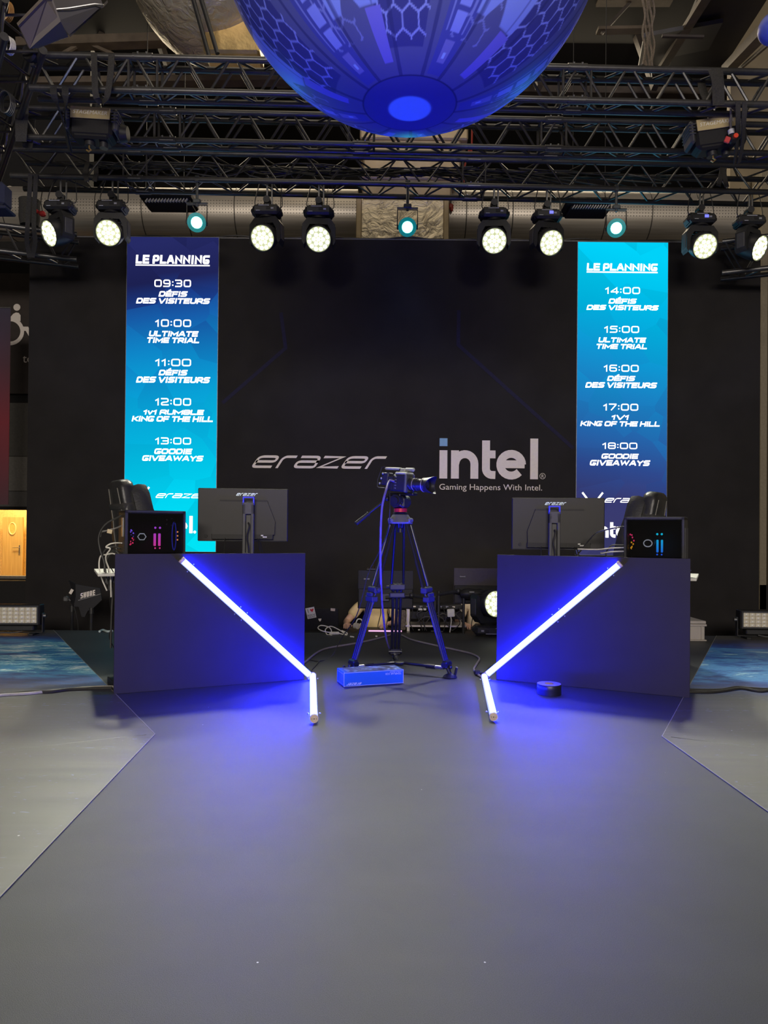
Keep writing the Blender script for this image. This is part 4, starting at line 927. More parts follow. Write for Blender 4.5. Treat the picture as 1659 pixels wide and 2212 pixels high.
# pale panels
lp = local_phi(-29)
pan = sst(12.5 - np.abs(lp), 0, .5) * sst(td, 33 - 6 * np.clip(1 - np.abs(lp + 2) / 5, 0, 1) * -1, 33.6 + 6 * np.clip(1 - np.abs(lp + 2) / 5, 0, 1)) * sst(57 - .25 * lp - td, 0, .6)
blend(pan, [.20, .28, .66])
blend(sst(.6 - np.abs(np.abs(lp) - 9), 0, .3) * pan * .6, [.08, .1, .3])
blend(((np.abs(local_phi(-20)) < 4) * (td > 18) * (td < 33)).astype(float), [.15, .15, .55])
# ladder strips of light windows
ls = local_phi(24); strip_ = (np.abs(ls) < 5.2) & (td > 27) & (td < 120)
blend((strip_ & (np.abs(ls) > 4.4)).astype(float), [.16, .2, .5])
blend((strip_ & (np.abs(ls) < 3.0) & ((td % 6.5) > 1.3)).astype(float), [.2, .26, .68])
blend(((np.abs(ls) < 3.4) & (td > 18.5) & (td < 25)).astype(float), [.16, .18, .45]); blend(((np.abs(ls) < 1.2) & (td > 20) & (td < 21.8)).astype(float), [.3, .45, .75])
# gore seams, pole ring and bright pole disc
for c0 in (12, 33, 60): blend(sst(.55 / np.clip(np.sin(TH), .2, 1) - np.abs(local_phi(c0)), 0, .3) * (td > 13) * .7, [.03, .035, .13])
blend(sst(14.0 - td, 0, .4), [.05, .06, .24]); blend(sst(.35 - np.abs(td - 13.8), 0, .2), [.02, .025, .10])
blend(sst(6.6 - td, 0, .8), [.20, .50, .80])
C = np.clip(C * np.array([1.5, 1.35, 1.0]), 0, 1)
ca = me.color_attributes.new('print', 'FLOAT_COLOR', 'POINT'); buf = np.ones((nv + 2, 4)); buf[:nv, :3] = C.reshape(-1, 3); buf[nv, :3] = [.30, .675, .80]; buf[nv + 1, :3] = base
ca.data.foreach_set('color', buf.astype(np.float32).ravel())
m = newmat('printed_ball_vinyl'); nt = m.node_tree; p = nt.nodes['Principled BSDF']; at_ = nt.nodes.new('ShaderNodeAttribute'); at_.attribute_name = 'print'
nt.links.new(at_.outputs['Color'], p.inputs['Base Color']); p.inputs['Roughness'].default_value = .5; p.inputs['Specular IOR Level'].default_value = .16
tc = nt.nodes.new('ShaderNodeTexCoord'); nz = nt.nodes.new('ShaderNodeTexNoise'); nz.inputs['Scale'].default_value = 4; nt.links.new(tc.outputs['Object'], nz.inputs['Vector']); bp = nt.nodes.new('ShaderNodeBump'); bp.inputs['Strength'].default_value = .12; bp.inputs['Distance'].default_value = .02; nt.links.new(nz.outputs['Fac'], bp.inputs['Height']); nt.links.new(bp.outputs['Normal'], p.inputs['Normal'])
put(me, 'envelope', m, t)
mb = MB(); mb.lathe([(.25, 0), (.29, .012), (.25, .024)], (0, 0, 2 * BR - .035), (0, 0, 1), 32); part(mb, 'top_collar', black_metal, t, True)
for a in range(3): mb = MB(); mb.cyl((.2 * math.cos(a * 2.1), .2 * math.sin(a * 2.1), 2 * BR - .02), (.2 * math.cos(a * 2.1), .2 * math.sin(a * 2.1), 9.95 - (bc.z - BR)), .006, n=6); part(mb, 'hanging_rope', black_metal, t, True)
q = at(1672, 62, 6.0); t = thing('inflatable_ball', 'sliver of a second smaller blue ball cut off by the right edge', 'inflatable', q - Vector((0, 0, .14)))
mb = MB(); mb.ball(q, .125, 24); part(mb, 'envelope', mat('blue_ball_vinyl', (.08, .11, .4), .4), t)
mb = MB(); mb.cyl(q + Vector((0, 0, .12)), (q.x, q.y, 9.9), .006, n=5); part(mb, 'hanging_rope', steel, t)
# bundle of loose chains, board panels and a loudspeaker horn up in the rig
t = thing('hanging_chain', 'bundle of thin hoist chains hanging at the top right', 'chain', at(1400, 148, 9.0))
for k in range(5):
    pts = [at(1391 + k * 5 + 3 * math.sin(i * 1.7 + k * 2), -60 + i * 20 + k * 3, 9.0 + .03 * (k % 2)) for i in range(11)]
    mb = MB(); mb.tube(spline(pts, 3), .014, 5); part(mb, 'chain_strand', mat('dull_chain', (.2, .16, .12), .6, .3, .3, 60, .6, 150), t)
mb = MB(); mb.cyl(at(1405, 140, 9.0), at(1409, 170, 9.0), .006); part(mb, 'cord', steel, t)
board = mat('brown_board', (.10, .08, .06), .6, 0, .1, 3); board2 = mat('grey_brown_board', (.075, .066, .066), .6, 0, .1, 3)
def plate(pts, Y0, th, m_, name, parent):
    a = [at(x, y, Y) for x, y, Y in pts]; n = (a[1] - a[0]).cross(a[2] - a[0]).normalized() * th; mb = MB(); k = len(a)
    if n.y < 0: n = -n
    mb.add(a + [v + n for v in a], [tuple(range(k)), tuple(range(k, 2 * k))] + [(i, (i + 1) % k, k + (i + 1) % k, k + i) for i in range(k)]); return part(mb, name, m_, parent, smooth=0)
t = thing('line_array_flap', 'brown board panels of a hung cabinet in the top left corner', 'panel', at(60, 100, 6.4))
plate([(38, 54, 5.7), (96, -6, 5.7), (110, -6, 5.75), (127, 42, 5.8), (60, 101, 5.8)], 0, .02, board, 'front_panel', t)
plate([(60, 101, 5.8), (127, 42, 5.8), (144, 75, 6.1), (80, 99, 6.1)], 0, .02, board2, 'bottom_panel', t)
plate([(36, 50, 5.68), (92, -8, 5.68), (97, -4, 5.68), (39, 56, 5.68)], 0, .02, mat('perforated_rail', (.16, .13, .1), .5, .3), 'rail', t)
t = thing('ceiling_panel', 'folded dark board hanging behind the brown boards, top left', 'panel', at(150, 74, 7.0))
plate([(110, -8, 6.9), (118, 20, 6.9), (222, 10, 7.0), (216, -8, 7.0)], 0, .02, board2, 'upper_board', t)
plate([(118, 21, 6.9), (222, 11, 7.0), (232, 0, 7.1), (150, 75, 7.05), (128, 44, 6.95)], 0, .02, board2, 'lower_board', t)
mb = MB(); mb.tube([at(118, 20, 6.88), at(150, 17, 6.9), at(205, 8, 6.95), at(224, 10, 6.95)], .006, 5); part(mb, 'safety_wire', steel, t)
t = thing('loudspeaker_horn', 'small dark round loudspeaker at the left end of the nearest truss', 'loudspeaker', at(70, 136, 6.3))
mb = MB(); c = at(69, 117, 6.35); mb.lathe([(.0, .05), (.05, .05), (.072, .02), (.075, -.03), (.06, -.05), (.03, -.04), (0, -.04)], c, (.3, 1, .2), 20); part(mb, 'shell', black_plastic, t)
mb = MB(); mb.box(c + Vector((0, .02, -.085)), (.04, .04, .03), b=.006); part(mb, 'bracket', black_metal, t)
# cable coils and clutter tied to the left truss
for k, (cx, cy, r, mm, lb) in enumerate(((14, 95, 18, white_cable, 'white cable coil tied to the left truss near the top'), (8, 20, 22, mat('orange_cable', (.35, .16, .03), .5), 'orange cable coil at the top left corner'), (10, 220, 24, black_metal, 'black cable coil hanging on the left truss'))):
    Y = 6.4; mb = MB()
    for j in range(4):
        pts = [at(cx + j * 3 + .55 * r * math.cos(a), cy + r * math.sin(a) + j * 2, Y + .02 * j) for a in [i * .4 for i in range(16)]]; mb.tube(pts, .008, 5, True)
    single(mb, 'cable_coil', mm, lb, 'cable')
t = thing('black_drape', 'dark blue black bag hanging at left edge below the side truss', 'bag', at(0, 455, 7.2))
mb = MB(); c = at(-12, 425, 7.3); mb.box(c, (.28, .2, .24), b=.03); part(mb, 'bag_body', mat('navy_cloth', (.02, .024, .05), .8), t)
mb = MB(); mb.box(c + Vector((.02, 0, -.145)), (.30, .22, .03), b=.01); part(mb, 'bag_rim', mat('navy_cloth', (.02, .024, .05), .8), t)
mb = MB(); mb.cyl(c + Vector((0, 0, .1)), c + Vector((0, 0, .5)), .012); part(mb, 'strap', webbing, t)
mb = MB(); q = at(92, 462, 8.45); mb.box(q, (.07, .06, .06), b=.015); mb.cyl(q + Vector((-.05, 0, .02)), q + Vector((-.12, 0, .06)), .02, n=8)
t = thing('power_plug', 'red power plug hanging left of the leftmost moving head lamp', 'plug', q); part(mb, 'plug_body', mat('red_plastic', (.5, .03, .03), .4), t)
mb = MB(); mb.tube(spline([q + Vector((0, 0, .02)), q + Vector((-.02, 0, .15)), q + Vector((-.02, .05, .35))], 5), .007, 6); part(mb, 'cord', black_metal, t)
# ------------------------------------------------------------------ gaming desks
DH = .94
board_blk = mat('desk_board_black', (.019, .0155, .0175), .6, 0, .1, 6, spec=.35); white_top = mat('white_table_top', (.66, .65, .62), .45); grey_metal = mat('grey_metal', (.18, .18, .19), .4, .6)
DESK = {}
for s, (pa, pb) in ((-1, ((245, 1500), (657, 1468))), (1, ((1072, 1468), (1490, 1508)))):
    a, b = G(*pa), G(*pb); d = (b - a); L = d.length; ang = math.atan2(d.y, d.x); side = 'left' if s < 0 else 'right'
    t = thing('gaming_desk', '%s desk with a dark front board and white table top behind it' % side, 'desk', (a + b) / 2, ang)
    M = WM[t.name]; DESK[s] = (t, M, L)
    mb = MB(); mb.box((0, .009, DH / 2 + .0005), (L, .018, DH - .001), b=.0015); part(mb, 'front_board', board_blk, t, True)
    for x, z in ((-.45, .86), (-.28, .87), (-.2, .9), (.0, .88), (.34, .8), (.5, .86)):
        mb = MB(); mb.cyl((x * L, -.0006, z), (x * L, .0, z), .006, n=8); part(mb, 'screw_hole', black_plastic, t, True)
    x0, x1 = (-L / 2 - .10, L / 2 - .02) if s < 0 else (-L / 2 + .02, L / 2 + .035)
    mb = MB(); mb.box(((x0 + x1) / 2, .48, .791), (x1 - x0, .70, .018), b=.002); part(mb, 'table_top', white_top, t, True)
    for x in (x0 + .3, x1 - .3):
        for y in (.17, .79): mb = MB(); mb.box((x, y, .389), (.04, .04, .776), b=.004); part(mb, 'leg', black_metal, t, True)
    mb = MB(); mb.box(((x0 + x1) / 2, .79, .72), (x1 - x0 - .16, .03, .05)); part(mb, 'rail', grey_metal, t, True)
    for x in (-.4, .4): mb = MB(); mb.box((x * L, .04, .70), (.04, .04, .10), b=.003); part(mb, 'bracket', grey_metal, t, True)
TT = .80
def on_desk(s, px, v):
    """point at depth v behind the board that shows at picture column px (table-top height)"""
    t, M, L = DESK[s]; o = M @ Vector((0, v, 0)); n = (M.to_3x3() @ Vector((0, 1, 0))); return hit(px, 1190, o, n)
def local_u(s, p): return (DESK[s][1].inverted() @ p).x

# ------------------------------------------------------------------ computers
glass = mat('smoked_glass', (.004, .004, .007), .08, 0, 0, 5, spec=.6)
def tri_mesh(fn, name): mb = MB(); fn(mb); return mb
logo_m = emis('case_logo_light', (.8, .85, .9), .9)
for s, p0, p1, H, lab in ((-1, 268, 402, .438, 'black computer case on the left desk with pink lit memory sticks'), (1, 1347, 1479, .425, 'black computer case on the right desk with blue lit memory sticks')):
    u0, u1 = local_u(s, on_desk(s, p0, .09)), local_u(s, on_desk(s, p1, .09)); w = u1 - u0; dM = DESK[s][1]
    o = dM @ Vector(((u0 + u1) / 2, .09, TT)); ang = math.atan2(dM[1][0], dM[0][0])
    ang += R(6 if s < 0 else -3); t = thing('computer_case', lab, 'computer', o, ang); D = .23
    # shell: frame of the case with an open glass side toward -y; drawn with wall thickness
    mb = MB()
    mb.box((0, D / 2, .012), (w, D, .024), b=.003); mb.box((0, D / 2, H - .012), (w, D, .024), b=.003); mb.box((0, D - .006, H / 2), (w, .012, H)); mb.box((-w / 2 + .012, D / 2, H / 2), (.024, D, H), b=.003); mb.box((w / 2 - .012, D / 2, H / 2), (.024, D, H), b=.003)
    part(mb, 'case_shell', black_metal, t, True)
    for x in (-w / 2 + .05, w / 2 - .05):
        for y in (.04, D - .04): mb = MB(); mb.cyl((x, y, -.001), (x, y, .004), .014, n=10); part(mb, 'foot', rubber, t, True)
    inner = mat('case_interior', (.008, .008, .011), .5)
    mb = MB(); mb.box((0, D - .03, H / 2), (w - .05, .02, H - .05)); mb.box((0, .12, .05), (w - .05, .17, .05)); part(mb, 'motherboard_tray', inner, t, True)
    mb = MB(); mb.box((0, .002, H / 2), (w - .03, .004, H - .03)); part(mb, 'glass_panel', mat('clear_smoked_glass', (.25, .25, .28), .03, 0, 0, 5, spec=.5, trans=1.0), t, True)
    f = -1 if s < 0 else 1     # rear of the case: left on the left desk, right on the right one? both show lamps low
    # light-up parts inside
    cols = ((.55, .08, .9), (1, .05, .35)) if s < 0 else ((.0, .75, 1), (.02, .12, 1))
    for k in range(2):
        x = (.006 + k * .032) if s < 0 else (.018 + k * .030); z0, z1 = (.17, .318) if s < 0 else (.155, .304)
        mm = newmat('memory_glow'); nt = mm.node_tree; pz = nt.nodes['Principled BSDF']; tc = nt.nodes.new('ShaderNodeTexCoord'); sp = nt.nodes.new('ShaderNodeSeparateXYZ'); nt.links.new(tc.outputs['Object'], sp.inputs[0])
        r_ = ramp(nt, [(0, cols[1]), (1, cols[0])], math_(nt, 'DIVIDE', math_(nt, 'SUBTRACT', sp.outputs['Z'], z0), z1 - z0)); nt.links.new(r_.outputs[0], pz.inputs['Emission Color']); pz.inputs['Emission Strength'].default_value = 2.2; pz.inputs['Base Color'].default_value = (.1, .1, .1, 1)
        mb = MB(); mb.box((x, .06, (z0 + z1) / 2 - .01), (.012, .03, z1 - z0 - .06), b=.003); mb.ball((x, .045, z1), .008, 8); mb.ball((x, .045, z0 + .005), .006, 8); part(mb, 'memory_stick', mm, t, True)
    mb = MB(); mb.tube([(-w * .22 + .028 * math.cos(R(a)) , .012, .255 + .024 * math.sin(R(a))) for a in range(0, 360, 60)] if s < 0 else [(-w * .10 + .028 * math.cos(R(a)), .012, .239 + .024 * math.sin(R(a))) for a in range(0, 360, 15)], .0035, 6, True); part(mb, 'pump_logo', logo_m, t, True)
    mb = MB(); mb.cyl((-w * (.22 if s < 0 else .1), .02, .25), (-w * (.22 if s < 0 else .1), .07, .25), .045, n=24); part(mb, 'pump_block', inner, t, True)
    mb = MB(); mb.box((.04, .09, .08), (w * .6, .1, .035), b=.004); part(mb, 'graphics_card', inner, t, True)
    # rear fan, seen edge-on as a coloured crescent
    fan = ((.25, .12, 1), (1, .05, .18)) if s < 0 else ((1, .05, .2), (1, .45, .02)); xr = -w / 2 + (.06 if s < 0 else .045)
    for k in range(12):
        c_ = fan[0] if k < 6 else fan[1]; an = R(-75 + 13.6 * (11 - k)); mb = MB(); mb.ball((xr - .012 + .022 * math.cos(an) * (1 if k % 2 else .55), .05 + .02 * (k % 3), .25 + .052 * math.sin(an)), (.0055, .008, .0065), 8); part(mb, 'rear_fan_light', emis('fan_glow_%d%d' % (s, k // 6), c_, 1.8), t, True)
    mb = MB(); mb.tube([(xr, .11 + .055 * math.cos(a), .25 + .055 * math.sin(a)) for a in [i * .262 for i in range(24)]], .006, 6, True); part(mb, 'rear_fan', inner, t, True)
    if s < 0:
        mb = MB(); mb.tube([(w / 2 - .055, .11 + .06 * math.cos(a), .26 + .10 * math.sin(a)) for a in [i * .262 for i in range(24)]], .004, 6, True); part(mb, 'front_fan', emis('fan_ring_blue', (.05, .06, .8), .5), t, True)
        for k in range(3): mb = MB(); mb.ball((w / 2 - .045, .05, .29 - k * .028), .006, 8); part(mb, 'front_fan_light', emis('fan_spot_amber', (1, .35, .1), 2.2), t, True)
        # slots and sockets on the rear end, which faces the picture's left
        for k in range(9): mb = MB(); mb.box((-w / 2 - .001, D / 2, .08 + k * .018), (.004, D * .7, .008)); part(mb, 'expansion_slot', black_metal, t, True)
        mb = MB(); mb.box((-w / 2 - .002, D * .35, .32), (.005, .05, .13)); part(mb, 'socket_panel', steel, t, True)
    else:
        mb = MB(); mb.box((w / 2 + .002, D / 2, .03 + H * .4), (.004, D - .03, H * .7)); part(mb, 'front_grille', dark_grey, t, True)
    # small grey bars standing in for faint top-fan reflections in the glass
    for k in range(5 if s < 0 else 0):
        a = k * 1.26; mb = MB(); mb.box((.16 * w * 2.2 * .5 + .05 + .03 * math.cos(a) - .02, .02, .36 + .025 * math.sin(a)), (.008, .004, .012), Matrix.Rotation(a, 3, 'Y'), .001); part(mb, 'fan_glint', mat('fan_glint_grey', (.5, .5, .55), .3, .7), t, True)
    PCO = {} if s < 0 else PCO
    PCO[s] = (t, w, H, D)

# ------------------------------------------------------------------ monitors
mon_m = mat('monitor_grey_black', (.016, .0145, .016), .45, 0, .08, 20, spec=.35); ring_blue = mat('glowing_blue_plastic', (.02, .03, .55), .35, emit=(.01, .015, .5), es=.4)  # the loop's plastic is given a faint blue glow of its own
for s, pxs, Y, ztop, zbot, yaw, lab in ((-1, (429, 621), 5.62, 1.432, 1.02, 4, 'black monitor on the left desk seen from behind'), (1, (1107, 1304), 5.66, 1.383, .975, -4, 'black monitor on the right desk seen from behind')):
    a, b = at(pxs[0], 1120, Y), at(pxs[1], 1120, Y); w = (b.x - a.x) / math.cos(R(yaw)); h = ztop - zbot; cx = (a.x + b.x) / 2
    t = thing('monitor', lab, 'monitor', (cx, Y, TT), R(yaw)); z0 = zbot - TT; z1 = ztop - TT; zc = (z0 + z1) / 2
    mb = MB(); mb.box((0, .012, zc), (w, .03, h), b=.006); part(mb, 'back_shell', mon_m, t, True)
    mb = MB(); mb.box((0, .03, zc), (w - .02, .006, h - .02)); part(mb, 'display', black_plastic, t, True)
    hump = [(-.25 * w, z0 + h * .77), (.27 * w, z0 + h * .77), (.36 * w, z0 + h * .38), (.355 * w, z0 + h * .13), (-.33 * w, z0 + h * .13), (-.335 * w, z0 + h * .36)]
    mb = MB(); mb.prism(hump, .035, Matrix(((1, 0, 0, 0), (0, 0, -1, -.002), (0, 1, 0, 0), (0, 0, 0, 1)))); part(mb, 'electronics_bulge', mon_m, t, True)
    mb = MB(); mb.box((.01 * w, -.032, z0 + h * .765), (.52 * w, .014, .012)); part(mb, 'vent_slot', black_plastic, t, True)
    mb = MB(); mb.box((0, -.03, z0 + h * .09), (.68 * w, .012, h * .10), b=.003); part(mb, 'socket_bay', black_plastic, t, True)
    for x in (.19, .21, .23): mb = MB(); mb.box((x * w + .02, -.0375, z0 + h * .10 + (.006 if x == .19 else -.006)), (.018, .003, .009)); part(mb, 'rating_label', white_plastic, t, True)
    mb = MB(); mb.cyl((-.41 * w, -.003, z0 + h * .1), (-.41 * w, -.012, z0 + h * .1), .013, n=16); part(mb, 'joystick', black_plastic, t, True)
    mb = MB(); lx = .04 * w if s < 0 else -.03 * w
    letter(logo_erazer(.022, .17, .0048), 'lettering', mat('pale_blue_print', (.55, .68, .8), .35, .3), t, WM[t.name] @ frame((lx, -.0035, z0 + h * .86), (1, 0, 0), (0, 0, 1)))
    # stand column with an open slot and the blue loop on top
    sx = .075 * w if s < 0 else -.06 * w; sz1 = z0 + h * .70
    mb = MB()
    for q in (-1, 1): mb.box((sx + q * .031, -.085, sz1 / 2 + .01), (.024, .045, sz1 - .02), b=.004)
    mb.box((sx, -.085, sz1 - .035), (.086, .045, .09), b=.004); mb.box((sx, -.07, sz1 * .5), (.07, .02, sz1 * .9)); part(mb, 'stand_column', dark_grey, t, True)
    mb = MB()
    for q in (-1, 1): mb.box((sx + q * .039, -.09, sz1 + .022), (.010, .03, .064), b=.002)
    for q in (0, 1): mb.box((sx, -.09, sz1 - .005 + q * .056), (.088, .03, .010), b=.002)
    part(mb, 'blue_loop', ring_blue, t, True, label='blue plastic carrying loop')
    mb = MB(); mb.box((sx, -.045, z0 + h * .52), (.06, .05, .09), b=.008); part(mb, 'tilt_joint', black_plastic, t, True)
    mb = MB(); mb.box((sx, -.04, .008), (.30, .20, .016), b=.006); part(mb, 'stand_base', dark_grey, t, True)
    for pts in ([(-.19 * w, -.035, z0 + h * .06), (-.19 * w, -.05, z0 - .06), (-.22 * w, -.06, z0 - .16), (-.26 * w, -.05, .01)], [(.17 * w, -.035, z0 + h * .06), (.19 * w, -.05, z0 - .05), (.23 * w, -.06, z0 - .15), (.25 * w, -.04, .01)], [(.19 * w, -.035, z0 + h * .06), (.22 * w, -.05, z0 - .06), (.26 * w, -.06, z0 - .17), (.27 * w, -.03, .01)]):
        mb = MB(); mb.tube(spline(pts, 5), .0045, 6); part(mb, 'cable', black_plastic, t, True)
    mb = MB(); mb.tube(spline([(sx - .004, -.11, .03), (sx + .006, -.112, sz1 * .3), (sx - .008, -.112, sz1 * .5), (sx + .008, -.11, sz1 * .66), (sx, -.1, sz1 * .72)], 6), .006, 6); part(mb, 'cable', black_plastic, t, True)
# cables across the right desk from monitor to computer
a = at(1222, 1190, 5.62); z = TT
mb = MB(); mb.tube(spline([(a.x, 5.5, z + .06), at(1262, 1180, 5.5), at(1284, 1155, 5.4), at(1300, 1147, 5.3), at(1330, 1140, 5.2), at(1350, 1138, 5.2)], 6), .006, 6); single(mb, 'video_cable', mat('black_cable', (.03, .029, .028), .5), 'black cable rising from the right monitor to the right computer case', 'cable')
for k, (y0, y1, mm, lb) in enumerate(((1186, 1183, white_cable, 'pale cable lying across the right desk, upper of two'), (1194, 1191, white_cable, 'pale cable lying across the right desk, lower of two'), (1200, 1178, mat('black_cable', (.03, .029, .028), .5), 'black cables lying in front of the right computer case'))):
    mb = MB(); mb.tube(spline([at(1248 + k * 50, y0, 5.42), at(1290 + k * 10, y0 + 1, 5.36), at(1320, y1 + 1, 5.3), at(1349, y1, 5.25)], 6), .005, 6); single(mb, 'desk_cable', mm, lb, 'cable')

# ------------------------------------------------------------------ gaming chairs
leather = mat('black_leather', (.02, .02, .021), .38, 0, .2, 12, .1, 60, spec=.6); stitch = mat('grey_stitching', (.2, .19, .17), .6); brown_sh = mat('shaded_side_leather', (.05, .035, .03), .4, 0, .2, 12)
def gaming_chair(label, loc, rz, sc, seat):
    ob = Matrix.Rotation(R(rz), 3, 'Z') @ Vector((0, .30 * sc, 0)); loc = (loc[0] - ob.x, loc[1] - ob.y, 0)   # loc names the backrest
    t = thing('gaming_chair', label, 'chair', loc, R(rz))
    def P(mb, name, m_, sub=None): mb.v = [tuple(Vector(v) * sc) for v in mb.v]; return part(mb, name, m_, sub or t, True, 50)
    Fx = lambda y: Matrix(((1, 0, 0, 0), (0, 0, 1, y), (0, 1, 0, 0), (0, 0, 0, 1)))
    half = [(.0, .86), (.09, .858), (.135, .84), (.155, .80), (.16, .70), (.175, .60), (.22, .53), (.255, .44), (.25, .25), (.22, .10), (.17, .02), (.0, 0)]
    full = half + [(-x, z) for x, z in half[-2:0:-1]]
    lean = Matrix.Rotation(R(-10), 4, 'X'); base = Matrix.Translation((0, .22, .50))
    mb = MB(); # padded back: stacked outlines
    rings = [(-.055, .90), (-.045, .97), (-.02, 1.0), (.03, 1.0), (.05, .97), (.06, .88)]; vs = []; n = len(full); fs = []
    for y, k in rings: vs += [base @ lean @ Vector((x * k, y, .43 + (z - .43) * k)) for x, z in full]
    for j in range(len(rings) - 1):
        for i in range(n): fs.append((j * n + i, j * n + (i + 1) % n, (j + 1) * n + (i + 1) % n, (j + 1) * n + i))
    fs += [tuple(range(n)), tuple(range((len(rings) - 1) * n, len(rings) * n))]; mb.add(vs, fs); b = P(mb, 'backrest', leather)
    for q in (-1, 1):   # side wings that curl forward
        mb = MB(); w = [(.13, .80), (.175, .74), (.20, .62), (.27, .50), (.29, .36), (.26, .18), (.20, .10), (.19, .3), (.17, .5), (.135, .62)]
        vs = []; m_ = len(w)
        for y, k in ((-.02, 1), (-.08, 1.03), (-.13, 1.0), (-.14, .97)): vs += [base @ lean @ Vector((q * (.2 + (x - .2) * k + (.02 if y < -.05 else 0)), y, .45 + (z - .45) * k)) for x, z in w]
        fs = [(j * m_ + i, j * m_ + (i + 1) % m_, (j + 1) * m_ + (i + 1) % m_, (j + 1) * m_ + i) for j in range(3) for i in range(m_)] + [tuple(range(m_)), tuple(range(3 * m_, 4 * m_))]
        mb.add(vs, fs); P(mb, 'side_wing', leather)
        mb = MB(); mb.tube([base @ lean @ Vector((q * x, .062, z)) for x, z in ((.10, .80), (.115, .66), (.12, .56), (.15, .46), (.165, .3))], .004, 5); P(mb, 'stitching', stitch, b)
    mb = MB(); mb.box((0, 0, 0), (.33, .135, .075), b=.02); mb.v = [tuple(base @ lean @ (Vector(v) + Vector((0, .0, .66)))) for v in mb.v]; P(mb, 'pillow_strap', webbing)
    mb = MB(); mb.box((0, 0, 0), (.25, .07, .16), b=.035); mb.v = [tuple(base @ lean @ (Vector(v) + Vector((0, -.10, .70)))) for v in mb.v]; P(mb, 'head_pillow', leather)
    mb = MB(); mb.box((0, 0, .47), (.52, .50, .11), b=.04); P(mb, 'seat', leather)
    for q in (-1, 1):
        mb = MB(); mb.box((q * .31, -.02, .68), (.08, .26, .03), b=.012); P(mb, 'armrest', black_plastic)
        mb = MB(); mb.box((q * .31, -.0, .56), (.04, .06, .22), b=.01); P(mb, 'armrest_post', black_plastic)
    mb = MB(); mb.cyl((0, 0, .10), (0, 0, .42), .03, n=12); P(mb, 'gas_lift', black_metal)
    for k in range(5):
        a = R(k * 72 + 18); e = Vector((.29 * math.cos(a), .29 * math.sin(a), .065)); mb = MB(); mb.cyl((0, 0, .10), e, .03, .018, 8); P(mb, 'base_arm', black_plastic)
        mb = MB(); mb.cyl(e + Vector((-.02 * math.sin(a), .02 * math.cos(a), -.037)), e + Vector((.02 * math.sin(a), -.02 * math.cos(a), -.037)), .028, n=12); P(mb, 'caster', rubber)
    return t
q = at(278, 1100, 6.3); gaming_chair('black gaming chair behind the left desk, beside the cyan screen', (q.x, 6.3, 0), 128, 1.14, 0)
q = at(1398, 1100, 6.25); gaming_chair('black gaming chair behind the right desk, in front of the navy screen', (q.x, 6.25, 0), 232, 1.09, 0)

# ------------------------------------------------------------------ blue light tubes
tube_m = emis('tube_blue_white', (.0050, .0085, 1.0), 260.0); spine_m = mat('tube_spine_white', (.6, .62, .7), .4, emit=(.45, .55, 1.0), es=1.0); cap_m = mat('tube_cap_pinkish', (.62, .5, .46), .45); clear_m = mat('clear_clip', (.35, .38, .6), .2, spec=.7)
def light_tube(label, a, b, rr, clips, back, dark):
    """a = end with the visible cap"""
    a, b = Vector(a), Vector(b); d = (b - a).normalized(); t = thing('light_tube', label, 'light tube', (a + b) / 2 - Vector((0, 0, rr)), group=None)
    fr = Vector(back).normalized(); sdv = Vector(dark); sdv = (sdv - d * sdv.dot(d)).normalized(); fr = (fr - d * fr.dot(d)).normalized(); sdv = (sdv - fr * sdv.dot(fr)).normalized()
    def shell(a0, a1, r_, n_):
        mb = MB(); vs = []
        for k in range(n_ + 1):
            an = R(a0 + (a1 - a0) * k / n_); o_ = (fr * math.cos(an) + sdv * math.sin(an)) * r_; vs += [a + d * .018 + o_, b - d * .012 + o_]
        mb.add(vs, [(2 * k, 2 * k + 1, 2 * k + 3, 2 * k + 2) for k in range(n_)]); return mb
    part(shell(50, 194, rr, 10), 'back_spine', spine_m, t); part(shell(194, 410, rr, 16), 'tube', tube_m, t)
    for e, q in ((a, d), (b, -d)):
        mb = MB(); mb.lathe([(0, 0), (rr * 1.08, 0), (rr * 1.12, .003), (rr * 1.12, .018), (rr, .02), (0, .02)], e, q, 24); c = part(mb, 'end_cap', cap_m, t)
        sd = q.cross(Vector((0, 0, 1))); sd = sd.normalized() if sd.length > .1 else Vector((1, 0, 0))
        for k in (-1, 0, 1): mb = MB(); mb.cyl(e - q * .0008 + sd * k * rr * .55, e + q * .001 + sd * k * rr * .55, rr * (.16 if k == 0 else .1), n=8); part(mb, 'screw', black_metal, c)
    for f in clips:
        p_ = a + (b - a) * f; bk = Vector(back).normalized(); mb = MB(); mb.box(p_ - bk * (rr + .001), (.03, .012, .003), Matrix((d, bk.cross(d).normalized(), bk)).transposed()); part(mb, 'clip', clear_m, t)
        for q in (-1, 1): mb = MB(); n = Vector(back).cross(d).normalized(); mb.ball(p_ + n * q * (rr + .012), .006, 8); part(mb, 'clip_screw', steel, t)
    return t
RT = .0225
for s in (-1, 1):
    t, M, L = DESK[s]; n = M.to_3x3() @ Vector((0, -1, 0)); o = M @ Vector((0, -RT - .006, 0))
    if s < 0: a, b = hit(391, 1208, o, n), hit(671, 1461, o, n)
    else: a, b = hit(1341, 1217, o, n), hit(1050, 1459, o, n)
    light_tube('glowing blue light tube slanting across the %s desk front' % ('left' if s < 0 else 'right'), a, b, RT, (.07, .42, .47), n, M.to_3x3() @ Vector((s, 0, -1)))
zf = RT * 1.12 + .003
light_tube('glowing blue light tube lying on the carpet at the left desk', G(678.5, 1553, zf), G(676, 1459, zf), RT, (.1, .9), (0, 0, 1), (1, 0, 0))
light_tube('glowing blue light tube lying on the carpet at the right desk', G(1066.5, 1549, zf), G(1046, 1461, zf), RT, (.1, .9), (0, 0, 1), (-1, 0, 0))

